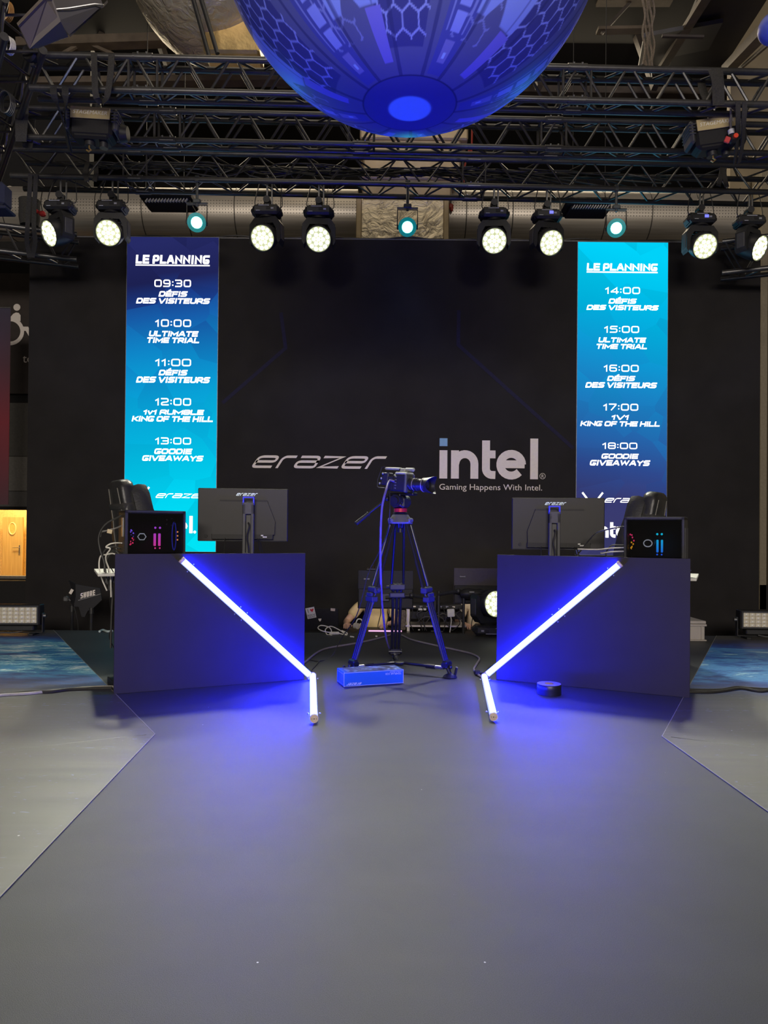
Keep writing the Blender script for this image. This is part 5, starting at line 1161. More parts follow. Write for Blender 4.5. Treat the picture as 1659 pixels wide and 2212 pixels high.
# ------------------------------------------------------------------ tripod and camera
ft = {'left': Vector((-.25, 5.5, 0)), 'right': G(972, 1464), 'back': Vector((.10, 6.10, 0))}; ft['right'].z = 0
ctr = (ft['left'] + ft['right'] + ft['back']) / 3; top = at(865, 1120, ctr.y); zt = top.z; ax = top.x
t = thing('camera_tripod', 'black video tripod with twin tube legs and red ring, on the runway', 'tripod', (ax, ctr.y, 0)); tripod_t = t
leg_m = mat('tripod_black', (.008, .008, .008), .32, .0, .15, 30, spec=.5); tri_top = mat('tripod_crown', (.17, .17, .15), .4, .3)
for nm, f in ft.items():
    hd = Vector((f.x - ax, f.y - ctr.y, 0)).normalized(); sd = Vector((-hd.y, hd.x, 0)); tp = Vector((ax, ctr.y, zt - .02)) + hd * .065; zc = .655
    an = f + Vector((0, 0, .10)) - hd * .03; k = (tp.z - zc) / (tp.z - an.z); col = tp + (an - tp) * k; d = (an - tp).normalized()
    g = MB()
    for q in (-1, 1): g.cyl(tp + sd * q * .032, col + sd * q * .05, .0105, n=10)
    lg = part(g, 'leg', leg_m, t)
    mb = MB()
    for q in (-1, 0, 1): mb.cyl(col + sd * q * .034 - d * .03, an + sd * q * .028, .0115, n=10)
    part(mb, 'lower_tubes', leg_m, lg)
    mb = MB(); rot = Matrix((sd, hd, Vector((0, 0, 1)))).transposed(); tilt = d.to_track_quat('-Z', 'Y').to_matrix()
    for dz, hh in ((0, .05), (.07, .045)): mb.box(col + d * dz, (.13, .05, hh), rot, .008)
    mb.box(col + d * .035 + hd * .025, (.09, .02, .03), rot, .004); mb.cyl(col + sd * .05, col + sd * .09, .012, n=8); part(mb, 'leg_clamp', mat('clamp_grey', (.03, .03, .032), .45), lg)
    mb = MB(); mb.box(an, (.10, .04, .06), rot, .01); mb.cyl(an + sd * -.055, an + sd * .055, .022, n=12); mb.cyl(an, f + Vector((0, 0, .03)), .018, .014, 10); mb.ball(an + hd * .03 + Vector((0, 0, -.02)), .018, 10); part(mb, 'foot_joint', leg_m, lg)
    mb = MB(); mb.lathe([(.0, .0), (.05, .0), (.055, .006), (.045, .02), (.02, .032), (0, .034)], f, (0, 0, 1), 20); mb.cyl(f + Vector((.02, .01, .02)) + hd * .02, f + hd * .055 + Vector((0, 0, .085)), .010, n=8); part(mb, 'rubber_foot', rubber, lg)
    # spreader arm
    sp = Vector((ax, ctr.y, .075)); e = an + Vector((0, 0, -.03)); mid = sp + (e - sp) * .62
    mb = MB(); mb.cyl(sp, mid, .012, n=8); mb.cyl(mid - (e - sp) * .04, mid + (e - sp) * .15, .019, n=10); arm = part(mb, 'spreader_arm', leg_m, t)
    mb = MB(); mb.cyl(mid + (e - sp) * .15, e - (e - sp) * .04, .014, n=8); part(mb, 'spreader_tip', steel, arm)
mb = MB(); mb.lathe([(0, -.012), (.04, -.012), (.05, 0), (.05, .012), (.03, .02), (0, .02)], (ax, ctr.y, .07), (0, 0, 1), 16); part(mb, 'spreader_hub', leg_m, t)
c0 = Vector((ax, ctr.y, zt))
mb = MB(); mb.lathe([(.045, .03), (.062, .03), (.078, .005), (.098, -.03), (.094, -.042), (.06, -.04), (.045, 0)], c0, (0, 0, 1), 18, True)
for nm, f in ft.items():
    hd = Vector((f.x - ax, f.y - ctr.y, 0)).normalized(); mb.box(c0 + hd * .075 + Vector((0, 0, -.014)), (.075, .05, .04), Matrix((Vector((-hd.y, hd.x, 0)), hd, Vector((0, 0, 1)))).transposed(), .012)
part(mb, 'crown', tri_top, t)
mb = MB(); mb.cyl(c0 + Vector((0, 0, -.08)), c0 + Vector((0, 0, .03)), .022, .05, 14); mb.cyl(c0 + Vector((0, 0, -.11)), c0 + Vector((0, 0, -.08)), .03, n=14); part(mb, 'bowl_knob', leg_m, t)
mb = MB(); mb.lathe([(0, .03), (.05, .03), (.058, .042), (.052, .05), (0, .05)], c0, (0, 0, 1), 24); part(mb, 'head_base', leg_m, t)
mb = MB(); mb.lathe([(.0, .05), (.052, .05), (.053, .078), (0, .078)], c0, (0, 0, 1), 24); part(mb, 'red_ring', mat('anodised_red', (.55, .02, .03), .35, .3), t, label='red anodised ring')
vdir = Vector((.80, -.60, 0)).normalized(); vs_ = Vector((-vdir.y, vdir.x, 0)); rotc = Matrix((vdir, vs_, Vector((0, 0, 1)))).transposed()
mb = MB(); mb.box(c0 + Vector((0, 0, .125)), (.11, .09, .10), rotc, .02); mb.cyl(c0 + vs_ * -.075 + Vector((0, 0, .135)), c0 + vs_ * .075 + Vector((0, 0, .135)), .05, n=22); mb.cyl(c0 + vs_ * -.085 + Vector((0, 0, .135)), c0 + vs_ * -.075 + Vector((0, 0, .135)), .032, n=18); mb.ball(c0 + vs_ * -.08 + vdir * .055 + Vector((0, 0, .105)), .014, 10); part(mb, 'fluid_head', mat('head_black', (.016, .016, .018), .35), t)
mb = MB(); mb.box(c0 + vdir * .02 + Vector((0, 0, .19)), (.24, .07, .022), rotc, .005); mb.box(c0 + vdir * .0 + vs_ * -.045 + Vector((0, 0, .178)), (.06, .02, .03), rotc, .004); part(mb, 'quick_plate', leg_m, t)
pa = c0 - vdir * .08 + vs_ * -.07 + Vector((0, 0, .155)); pb = at(769, 1131, ctr.y - .10); dp_ = pb - pa
mb = MB(); mb.cyl(pa, pa + dp_ * .66, .0085, n=10); mb.ball(pa, .022, 10); bar_ = part(mb, 'pan_bar', leg_m, t)
mb = MB(); mb.cyl(pa + dp_ * .62, pb, .014, .017, 14); mb.cyl(pa + dp_ * .60, pa + dp_ * .63, .018, n=14); part(mb, 'grip', rubber, bar_)
# camera
cb = at(870, 1058, ctr.y - .02); t = thing('video_camera', 'black video camera with lens hood, mounted on the tripod', 'camera', (cb.x, cb.y, c0.z + .2015))
tiltm = Matrix.Rotation(R(4), 3, 'Y'); RC = rotc @ tiltm; cz = Vector((0, 0, 1))
org = Vector((cb.x, cb.y, c0.z + .202 + .075)); off = lambda x, y, z: org + RC @ Vector((x, y, z))
cam_g = mat('camera_top_highlight', (.36, .38, .33), .45); cam_b = mat('camera_black', (.02, .02, .024), .4, 0, .1, 40, spec=.6)  # pale grey-green top has the highlight from above put into its colour
mb = MB(); mb.box(off(.0, 0, 0), (.13, .115, .135), RC, .012); mb.box(off(-.085, 0, -.005), (.07, .10, .12), RC, .01); part(mb, 'body', cam_b, t)
mb = MB(); mb.box(off(.062, 0, .0), (.02, .125, .145), RC, .006); part(mb, 'front_plate', mat('camera_dark_grey', (.08, .085, .08), .4), t)
mb = MB(); mb.box(off(.01, 0, .075), (.12, .10, .022), RC, .008); part(mb, 'top_cover', cam_g, t)
mb = MB(); mb.box(off(.0, 0, .10), (.05, .045, .035), RC, .006); mb.box(off(-.10, 0, .112), (.16, .03, .022), RC, .008); mb.box(off(.06, 0, .108), (.09, .028, .03), RC, .010); hn = part(mb, 'top_handle', cam_g, t)
mb = MB(); mb.box(off(-.02, -.026, .105), (.006, .004, .014), RC); part(mb, 'handle_mark', black_plastic, hn)
mb = MB(); mb.tube([off(-.17, -.02, .125), off(-.20, -.02, .12), off(-.235, -.02, .02), off(-.235, -.02, -.035), off(-.22, -.02, -.045), off(-.13, -.02, -.045)], .0045, 7); part(mb, 'cage_rod', black_metal, t)
mb = MB(); mb.box(off(-.155, 0, .03), (.07, .075, .10), RC, .008); part(mb, 'battery_pack', mat('battery_navy', (.02, .02, .05), .4), t)
for k in range(3): mb = MB(); mb.ball(off(-.165 - .012 * k, -.05, .07 - .04 * k), .0105, 10); part(mb, 'knob', steel, t)
for k in range(5): mb = MB(); mb.box(off(-.03 + .0 * k, -.06, .045 - k * .022), (.018, .006, .010), RC, .002); part(mb, 'socket', grey_metal, t)
mb = MB(); mb.lathe([(0, 0), (.05, 0), (.05, .02), (.046, .022), (.046, .05), (.049, .052), (.049, .075), (.045, .077), (.045, .12), (.054, .125), (.054, .16), (.048, .165), (.048, .15), (0, .15)], off(.072, 0, -.005), RC @ Vector((1, 0, 0)), 28); ln = part(mb, 'lens', cam_b, t)
for x, r_ in ((.115, .0475), (.205, .0552)): mb = MB(); mb.lathe([(r_ - .002, -.003), (r_ + .001, -.003), (r_ + .001, .003), (r_ - .002, .003)], off(x, 0, -.005), RC @ Vector((1, 0, 0)), 28, True); part(mb, 'lens_ring', mat('lens_ring_pale', (.5, .45, .45), .35, .5), ln)
mb = MB(); mb.ball((0, 0, 0), (.010, .043, .043), 20, (Matrix.Translation(off(.224, 0, -.005)) @ RC.to_4x4())); part(mb, 'front_glass', mat('coated_glass', (.01, .01, .03), .05, spec=.8), ln)
# petal hood
vs = []; fs = []; N = 40
for k in range(N):
    a = 2 * math.pi * k / N; ln_ = .045 + .025 * math.cos(2 * a)
    for r_, x in ((.056, .225), (.068, .235 + ln_), (.065, .235 + ln_), (.053, .225)): vs.append(off(x, r_ * math.cos(a + math.pi / 2), -.005 + r_ * math.sin(a + math.pi / 2)))
for k in range(N):
    j = (k + 1) % N
    for i in range(3): fs.append((k * 4 + i, j * 4 + i, j * 4 + i + 1, k * 4 + i + 1))
mb = MB(); mb.add(vs, fs); part(mb, 'lens_hood', cam_b, ln)
# cables of the camera
purple = mat('violet_blue_cable', (.15, .12, .26), .5); cable_blk = mat('black_cable', (.03, .029, .028), .5)
mb = MB(); mb.tube(spline([off(-.03, -.075, .01), off(-.07, -.085, .01), at(833, 1062, 5.52), at(825, 1100, 5.5), at(822, 1170, 5.5), at(823, 1260, 5.55), at(828, 1330, 5.8), at(836, 1385, 6.1), G(850, 1418, .008)], 8), .0085, 8); single(mb, 'camera_cable', purple, 'thick violet cable hanging from the camera down to the floor', 'cable')
mb = MB(); mb.tube(spline([off(-.08, -.06, -.05), at(842, 1100, 5.55), at(838, 1150, 5.6), at(815, 1200, 5.7), at(795, 1240, 5.7), at(780, 1300, 5.75), at(765, 1340, 5.9), at(738, 1378, 6.3), G(716, 1418, .006), G(690, 1428, .006), G(662, 1424, .006)], 6), .0045, 6); single(mb, 'thin_cable', cable_blk, 'thin dark cable running from the camera past the left tripod leg', 'cable')
greyc = mat('grey_violet_cable', (.23, .2, .22), .5)
def floor_cable(pts, r, m_, label, name='floor_cable'):
    mb = MB(); mb.tube(spline([G(x, y, r + .001) for x, y in pts], 8), r, 8); return single(mb, name, m_, label, 'cable')
floor_cable([(640, 1445), (662, 1428), (684, 1410), (708, 1400), (760, 1391), (800, 1383), (835, 1374), (850, 1368)], .009, greyc, 'grey cable curving over the carpet from left desk to stage rear')
floor_cable([(868, 1372), (890, 1382), (940, 1394), (985, 1404), (1018, 1412), (1035, 1422), (1030, 1434), (1024, 1446), (1034, 1458), (1042, 1463)], .009, greyc, 'grey cable curving over the carpet toward the right light tube')
floor_cable([(676, 1462), (672, 1450), (680, 1440), (690, 1428)], .005, cable_blk, 'short dark cable at the joint of the left light tubes')
floor_cable([(1046, 1464), (1050, 1450), (1060, 1440), (1072, 1434)], .005, cable_blk, 'short dark cable at the joint of the right light tubes')
q = G(1031, 1459, 0); mb = MB(); mb.box(q + Vector((0, 0, .022)), (.05, .04, .04), b=.01); t = thing('plug_connector', 'small black plug on the carpet beside the right light tubes', 'plug', q); part(mb, 'plug_body', black_plastic, t)
mb = MB(); mb.cyl(q + Vector((0, 0, .02)), q + Vector((.06, -.03, .02)), .012, n=8); part(mb, 'plug_sleeve', rubber, t)
floor_cable([(1482, 1490), (1520, 1491), (1560, 1490), (1590, 1485), (1620, 1487), (1659, 1489), (1720, 1488), (1800, 1491), (1950, 1488), (2150, 1490)], .011, cable_blk, 'upper of two black cables on the floor right of the right desk')
floor_cable([(1482, 1494), (1530, 1495), (1565, 1492), (1600, 1487), (1640, 1493), (1670, 1491), (1730, 1494), (1810, 1492), (1950, 1495), (2150, 1493)], .010, cable_blk, 'lower of two black cables on the floor right of the right desk')
floor_cable([(242, 1486), (205, 1487), (150, 1489), (110, 1494), (60, 1495), (20, 1499), (-40, 1502), (-160, 1500), (-420, 1505)], .011, cable_blk, 'black cable on the floor left of the left desk')
floor_cable([(246, 1484), (215, 1484), (170, 1487), (120, 1492), (60, 1498), (10, 1501), (-40, 1505), (-160, 1506), (-420, 1508)], .010, mat('pale_tape', (.4, .38, .33), .6), 'pale cable beside the black one, left of the left desk', 'taped_cable')
# cables at the rear of the left computer, spilling down beside the desk
t, w, H, D = PCO[-1]; Mx = WM[t.name]; rear = lambda y, z: Mx @ Vector((-w / 2 - .004, y, z))
for k, (y, z, pts, r_, mm, lb) in enumerate((
    (.09, .40, [(248, 1121), (231, 1130), (218, 1146), (213, 1165), (217, 1190), (225, 1215), (232, 1262)], .006, cable_blk, 'topmost black cable looping out of the left computer case'),
    (.10, .33, [(250, 1141), (238, 1144), (228, 1147), (219, 1149), (216, 1160)], .005, mat('grey_cable', (.2, .19, .18), .5), 'grey cable with a paper tag at the rear of left computer'),
    (.08, .21, [(248, 1173), (236, 1176), (229, 1182), (238, 1186), (228, 1205), (238, 1240), (240, 1290)], .005, white_cable, 'pale cable looping from the middle of left computer rear'),
    (.12, .17, [(246, 1181), (232, 1184), (222, 1195), (224, 1210), (235, 1230), (236, 1275)], .006, cable_blk, 'black cable from low on the left computer rear'),
    (.09, .10, [(246, 1196), (230, 1198), (217, 1202), (214, 1225), (220, 1250), (231, 1276)], .005, white_cable, 'long pale cable hanging lowest beside the left desk'),
    (.15, .12, [(244, 1190), (229, 1212), (226, 1235), (236, 1262), (243, 1275), (241, 1330), (239, 1400)], .007, cable_blk, 'thick black cable hanging down beside the left desk to the floor'),
    (.05, .14, [(244, 1188), (234, 1215), (246, 1240), (240, 1270), (238, 1300), (243, 1345), (236, 1375), (246, 1400)], .004, black_plastic, 'thin black cable hanging beside the thick one at left desk'))):
    mb = MB(); mb.tube(spline([rear(y, z)] + [at(px, py, 5.02 + .02 * k) for px, py in pts], 6), r_, 6); single(mb, 'computer_cable', mm, lb, 'cable')
q = at(237, 1148, 5.0); mb = MB(); mb.box(q, (.035, .004, .028), Matrix.Rotation(R(12), 3, 'Y'), .001); single(mb, 'paper_tag', mat('cream_paper', (.75, .62, .4), .7), 'cream paper tag wrapped around a cable behind left computer', 'tag')
q = G(238, 1492); mb = MB(); mb.box(q + Vector((-.02, .12, .025)), (.03, .30, .05), Matrix.Rotation(R(32), 3, 'Z'), .004); single(mb, 'cable_ramp', black_plastic, 'black bar leaning at the foot of the left desk corner', 'bar')

# ------------------------------------------------------------------ headset box, tape roll
a, b = G(743, 1484), G(871, 1476); d = b - a; ang = math.atan2(d.y, d.x); L = d.length; BH, BD = .102, .19
t = thing('headset_box', 'blue cardboard headset box lying upside down on the carpet before the tripod', 'box', (a + b) / 2, ang)
bluec = mat('box_blue', (.006, .11, .42), .45, 0, .04, 4); boxw = mat('box_print_pale', (.55, .6, .75), .5)
mb = MB(); mb.box((0, BD / 2, BH / 2), (L, BD, BH), b=.0025); part(mb, 'carton', bluec, t, True)
m = newmat('box_picture'); nt = m.node_tree; p = nt.nodes['Principled BSDF']; tc = nt.nodes.new('ShaderNodeTexCoord'); nz = nt.nodes.new('ShaderNodeTexNoise'); nz.inputs['Scale'].default_value = 9; nz.inputs['Detail'].default_value = 3; nz.inputs['Distortion'].default_value = 2; nt.links.new(tc.outputs['Object'], nz.inputs['Vector'])
nt.links.new(ramp(nt, [(.35, (.02, .02, .025)), (.5, (.12, .13, .16)), (.6, (.25, .42, .6)), (.72, (.6, .65, .7))], nz.outputs['Fac']).outputs[0], p.inputs['Base Color']); p.inputs['Roughness'].default_value = .35
mb = MB(); mb.add([(-L / 2 + .03, .008, BH + .0006), (L / 2 - .01, .008, BH + .0006), (L / 2 - .01, BD - .008, BH + .0006), (-L / 2 + .03, BD - .008, BH + .0006)], [(0, 1, 2, 3)]); part(mb, 'picture_panel', m, t, True, 0)
for y, z in ((-.0005, BH - .004), (-.0005, .004)): mb = MB(); mb.box((0, y, z), (L, .001, .0022)); part(mb, 'edge_line', boxw, t, True)
for x in (-L / 2, L / 2): mb = MB(); mb.box((x, -.0005, BH / 2), (.0025, .001, BH)); part(mb, 'edge_line', boxw, t, True)
for k in range(2): mb = MB(); mb.box((-L / 2 - .0006, BD / 2, .012 + k * .075), (.001, BD * .8, .0015)); part(mb, 'edge_line', boxw, t, True)
Mt = WM[t.name]
fm = font_mesh('TEMPLAR X20', .020, 'LEFT', sx=1.0); letter(fm, 'lettering', boxw, t, Mt @ frame((L / 2 - .015, -.001, BH - .020), (-1, 0, 0), (0, 0, -1)))
fm = font_mesh('GAMING HEADSET', .010, 'LEFT', sx=1.1); letter(fm, 'lettering', boxw, t, Mt @ frame((L / 2 - .013, -.001, BH - .010), (-1, 0, 0), (0, 0, -1)))
letter(logo_erazer(.0155, .115, .0036), 'lettering', boxw, t, Mt @ frame((-L / 2 + .075, -.001, .026), (-1, 0, 0), (0, 0, -1)))
q = G(1186, 1499); t = thing('tape_roll', 'black roll of tape lying flat on the carpet before the right desk', 'tape roll', q)
rr_ = .082; mb = MB(); mb.lathe([(.034, .002), (rr_, 0), (rr_ + .001, .004), (rr_, .035), (rr_ + .001, .038), (rr_, .066), (rr_ - .003, .070), (.034, .070)], (0, 0, 0), (0, 0, 1), 40, True); part(mb, 'tape', mat('black_tape', (.012, .012, .014), .4, spec=.6), t, True)
mb = MB(); mb.lathe([(.036, .0701), (rr_ - .003, .0701), (rr_ - .001, .0715), (.036, .0715)], (0, 0, 0), (0, 0, 1), 40, True); part(mb, 'tape_side', mat('tape_side_grey', (.35, .33, .36), .5), t, True)
mb = MB(); mb.lathe([(.030, .0), (.036, .0), (.036, .0725), (.030, .0725)], (0, 0, 0), (0, 0, 1), 30, True); part(mb, 'cardboard_core', mat('cardboard', (.45, .3, .2), .7), t, True)

# ------------------------------------------------------------------ wash lights at the rear corners, crate, antennas
cell_m = mat('wash_led_lens', (.72, .66, .52), .3, 0, .1, 30, spec=.6); cell_f = mat('wash_reflector', (.5, .44, .33), .4, .2)
for s, x0, x1, y0, y1, lab in ((-1, -52, 84, 1306, 1373, 'rectangular floor wash light with pale LED lenses, at left edge'), (1, 1601, 1737, 1319, 1377, 'rectangular floor wash light with pale LED lenses, at right edge')):
    q = G((x0 + x1) / 2, y1); q.y = min(q.y, YS - .25); a, b = at(x0, 1340, q.y), at(x1, 1340, q.y); w = b.x - a.x; zt = at((x0 + x1) / 2, y0, q.y).z
    t = thing('wash_light', lab, 'stage lamp', ((a.x + b.x) / 2, q.y, 0), R(-3 * s)); hh = zt - .105
    mb = MB(); mb.box((0, .06, .105 + hh / 2), (w, .12, hh), b=.008); part(mb, 'housing', black_plastic, t, True)
    mb = MB(); iw, ih = w - .05, hh - .05
    mb.box((0, -.003, .105 + hh / 2), (iw, .008, ih)); part(mb, 'reflector', cell_f, t, True)
    mb = MB()
    for q_ in (-1, 1): mb.box((0, -.006, .105 + hh / 2 + q_ * (ih / 2 + .006)), (w - .02, .018, .014)); mb.box((q_ * (iw / 2 + .006), -.006, .105 + hh / 2), (.014, .018, hh - .02))
    part(mb, 'front_frame', dark_grey, t, True)
    nx, nz_ = 10, 4; cw, ch = iw / nx, ih / nz_; mbc = MB(); mbc.box((0, 0, 0), (cw * .9, .008, ch * .9), b=.003); sq = mbc.mesh('lens_square'); mbc = MB(); mbc.lathe([(0, -.010), (ch * .2, -.008), (ch * .36, -.003), (ch * .38, 0)], (0, 0, 0), (0, 1, 0), 14); dome = mbc.mesh('lens')
    for i in range(nx):
        for j in range(nz_):
            c_ = Matrix.Translation((-iw / 2 + (i + .5) * cw, -.009, .105 + hh / 2 - ih / 2 + (j + .5) * ch)); o_ = put(sq, 'lens_square', cell_m, t, c_); put(dome, 'lens', mat('wash_dome', (.8, .77, .68), .25, spec=.7), o_, Matrix.Translation((0, -.004, 0)))
    mb = MB()
    for q_ in (-1, 1): mb.box((q_ * (w / 2 + .012), .06, .13), (.012, .05, .20), b=.003)
    mb.box((0, .06, .03), (w + .03, .05, .012), b=.003); part(mb, 'bracket', black_metal, t, True)
    mb = MB(); mb.box((0, .06, .075), (w * .8, .10, .06), b=.01); part(mb, 'power_unit', black_metal, t, True)
    for q_ in (-1, 1):
        mb = MB(); mb.cyl((q_ * (w / 2 + .018), .06, .2), (q_ * (w / 2 + .045), .06, .2), .022, n=14); part(mb, 'tilt_knob', steel, t, True)
        mb = MB(); mb.box((q_ * (w / 2 - .08), .05, .013), (.05, .16, .025), b=.005); part(mb, 'foot', rubber, t, True)
    mb = MB(); mb.tube(spline([(.18 * s, .02, .06), (.1 * s, -.03, .04), (-.05 * s, -.02, .03), (-.15 * s, .0, .045)], 6), .006, 6); part(mb, 'power_lead', grey_metal, t, True)
crate_m = mat('grey_plastic_crate', (.42, .38, .34), .5, 0, .06, 10)
q = G(1527, 1385); cw, cdp, ch = .60, .40, .23
t = thing('plastic_crate', 'light grey plastic stacking crate behind the right desk', 'crate', (q.x - cw / 2, q.y + cdp / 2, 0))
mb = MB(); mb.box((0, 0, .085), (cw - .03, cdp - .03, .15), b=.006); mb.box((0, 0, .006), (cw, cdp, .012), b=.003); part(mb, 'tub', crate_m, t, True)
mb = MB(); mb.box((0, 0, .163), (cw, cdp, .022), b=.004); part(mb, 'rim', crate_m, t, True)
mb = MB(); mb.box((0, 0, .192), (cw - .01, cdp - .01, .03), b=.006); part(mb, 'lid', crate_m, t, True)
for x in (-.27, -.1, .1, .25): mb = MB(); mb.box((x, -cdp / 2 + .012, .085), (.012, .012, .14)); part(mb, 'rib', crate_m, t, True)
# antenna paddles on their stands, behind the stage edge
blk_p = mat('antenna_black', (.012, .012, .016), .55); 
def antenna(label, pole_px, Y, poly, txt, zt):
    o = at(pole_px, 1362, Y); t = thing('paddle_antenna', label, 'antenna', (o.x, Y, GZ))
    mb = MB(); mb.cyl((0, 0, .45), (0, 0, zt - GZ), .014, n=10); mb.cyl((0, 0, .0), (0, 0, .9), .019, n=10); mb.cyl((0, 0, .88), (0, 0, .95), .028, n=12); part(mb, 'stand_pole', black_metal, t, True)
    for k in range(3):
        a = R(90 + 120 * k); mb = MB(); mb.cyl((0, 0, .45), (.38 * math.cos(a), .38 * math.sin(a), .015), .010, n=8); part(mb, 'stand_leg', black_metal, t, True)
        mb = MB(); mb.ball((.38 * math.cos(a), .38 * math.sin(a), .018), .018, 8); part(mb, 'rubber_foot', rubber, t, True)
    P3 = [at(x, y, Y + dy) for x, y, dy in poly]; n = (P3[1] - P3[0]).cross(P3[2] - P3[0]).normalized() * .012
    if n.y < 0: n = -n
    k = len(P3); mb = MB(); mb.add(P3 + [v + n for v in P3], [tuple(range(k)), tuple(range(k, 2 * k))] + [(i, (i + 1) % k, k + (i + 1) % k, k + i) for i in range(k)]); part(mb, 'paddle', blk_p, t, smooth=0)
    return t
An = antenna('large black antenna paddle with white maker name, left of the left desk', 197, 8.35, [(163, 1262, -.02), (216, 1271, -.02), (220, 1296, -.02), (199, 1316, -.02), (190, 1319, -.02), (183, 1333, -.02), (176, 1332, -.02), (170, 1311, -.02), (159, 1310, -.02), (164, 1288, -.02)], 1, at(190, 1322, 8.35).z)
a = at(191, 1289, 8.325); letter(stroke_text('SHURE', .06, .19, .0135, .25, .1), 'lettering', print_white, An, frame(a, (1, -.02, .26), (-.25, 0, 1)))
mb = MB(); mb.cyl(at(169, 1297, 8.325), at(218, 1283, 8.325), .004, n=6); part(mb, 'rim_line', mat('grey_line', (.3, .3, .3), .5), An)
An = antenna('smaller antenna paddle turned away, partly behind the large one', 155, 8.55, [(148, 1254, 0), (163, 1262, -.1), (163, 1300, -.1), (157, 1310, -.05), (150, 1296, 0), (158, 1280, -.05)], 0, at(155, 1304, 8.55).z)
mb = MB(); mb.box(at(154, 1278, 8.44), (.035, .006, .06), Matrix.Rotation(R(30), 3, 'Y'), .002); part(mb, 'sticker', print_white, An)
mb = MB(); mb.box(at(143, 1294, 8.5), (.06, .05, .06), b=.012); mb.cyl(at(143, 1288, 8.5), at(152, 1298, 8.52), .012); part(mb, 'swivel', grey_metal, An)
mb = MB(); mb.tube(spline([at(160, 1311, 8.5), at(165, 1330, 8.5), at(169, 1362, 8.5), Vector((at(172, 1362, 8.5).x, 8.5, GZ + .01))], 6), .006, 6); part(mb, 'aerial_cable', cable_blk, An)
floor_cable([(215, 1364), (222, 1361), (232, 1364), (243, 1363)], .012, mat('pale_cyan_cable', (.45, .55, .55), .5), 'short pale cable on the stage edge behind the left desk', 'pale_cable')
# ------------------------------------------------------------------ crew table behind the stage: people, monitors, rack, laptop
def skin_mesh(nodes_, name, levels=2):
    """nodes_: list of (pos, radius, parent index); one continuous skinned surface"""
    me = bpy.data.meshes.new(name); me.from_pydata([n[0] for n in nodes_], [(i, n[2]) for i, n in enumerate(nodes_) if n[2] is not None], [])
    o = bpy.data.objects.new('tmp', me); COL.objects.link(o); sk = o.modifiers.new('s', 'SKIN'); sk.use_smooth_shade = True
    for i, n in enumerate(nodes_): v = me.skin_vertices[0].data[i]; v.radius = n[1] if isinstance(n[1], tuple) else (n[1], n[1]); v.use_root = (i == 0)
    ss = o.modifiers.new('u', 'SUBSURF'); ss.levels = levels; ss.render_levels = levels
    dg = bpy.context.evaluated_depsgraph_get(); out = bpy.data.meshes.new_from_object(o.evaluated_get(dg)); out.name = name
    bpy.data.objects.remove(o); out.shade_smooth(); return out
def hand(nodes_, wrist_i, d, side, curl):
    """palm and five fingers grown from the wrist node; d = pointing direction, side = thumb side"""
    w = Vector(nodes_[wrist_i][0]); d = Vector(d).normalized(); s = Vector(side).normalized(); up = s.cross(d).normalized()
    if up.z < 0: up = -up
    nodes_.append((w + d * .05, (.034, .016), wrist_i)); pi = len(nodes_) - 1
    for k, ln in enumerate((.068, .078, .072, .055)):
        b = w + d * .085 + s * (.028 - .0185 * k); nodes_.append((b, .0105, pi)); i0 = len(nodes_) - 1
        m_ = b + d * ln * .5 - up * curl * .012; nodes_.append((m_, .0095, i0)); e = m_ + d * ln * .42 - up * curl * .028; nodes_.append((e, .0075, i0 + 1))
    b = w + d * .03 + s * .035; nodes_.append((b, .0125, pi)); i0 = len(nodes_) - 1; nodes_.append((b + d * .035 + s * .022 - up * .008, .011, i0)); nodes_.append((b + d * .062 + s * .028 - up * .02, .0085, i0 + 1))
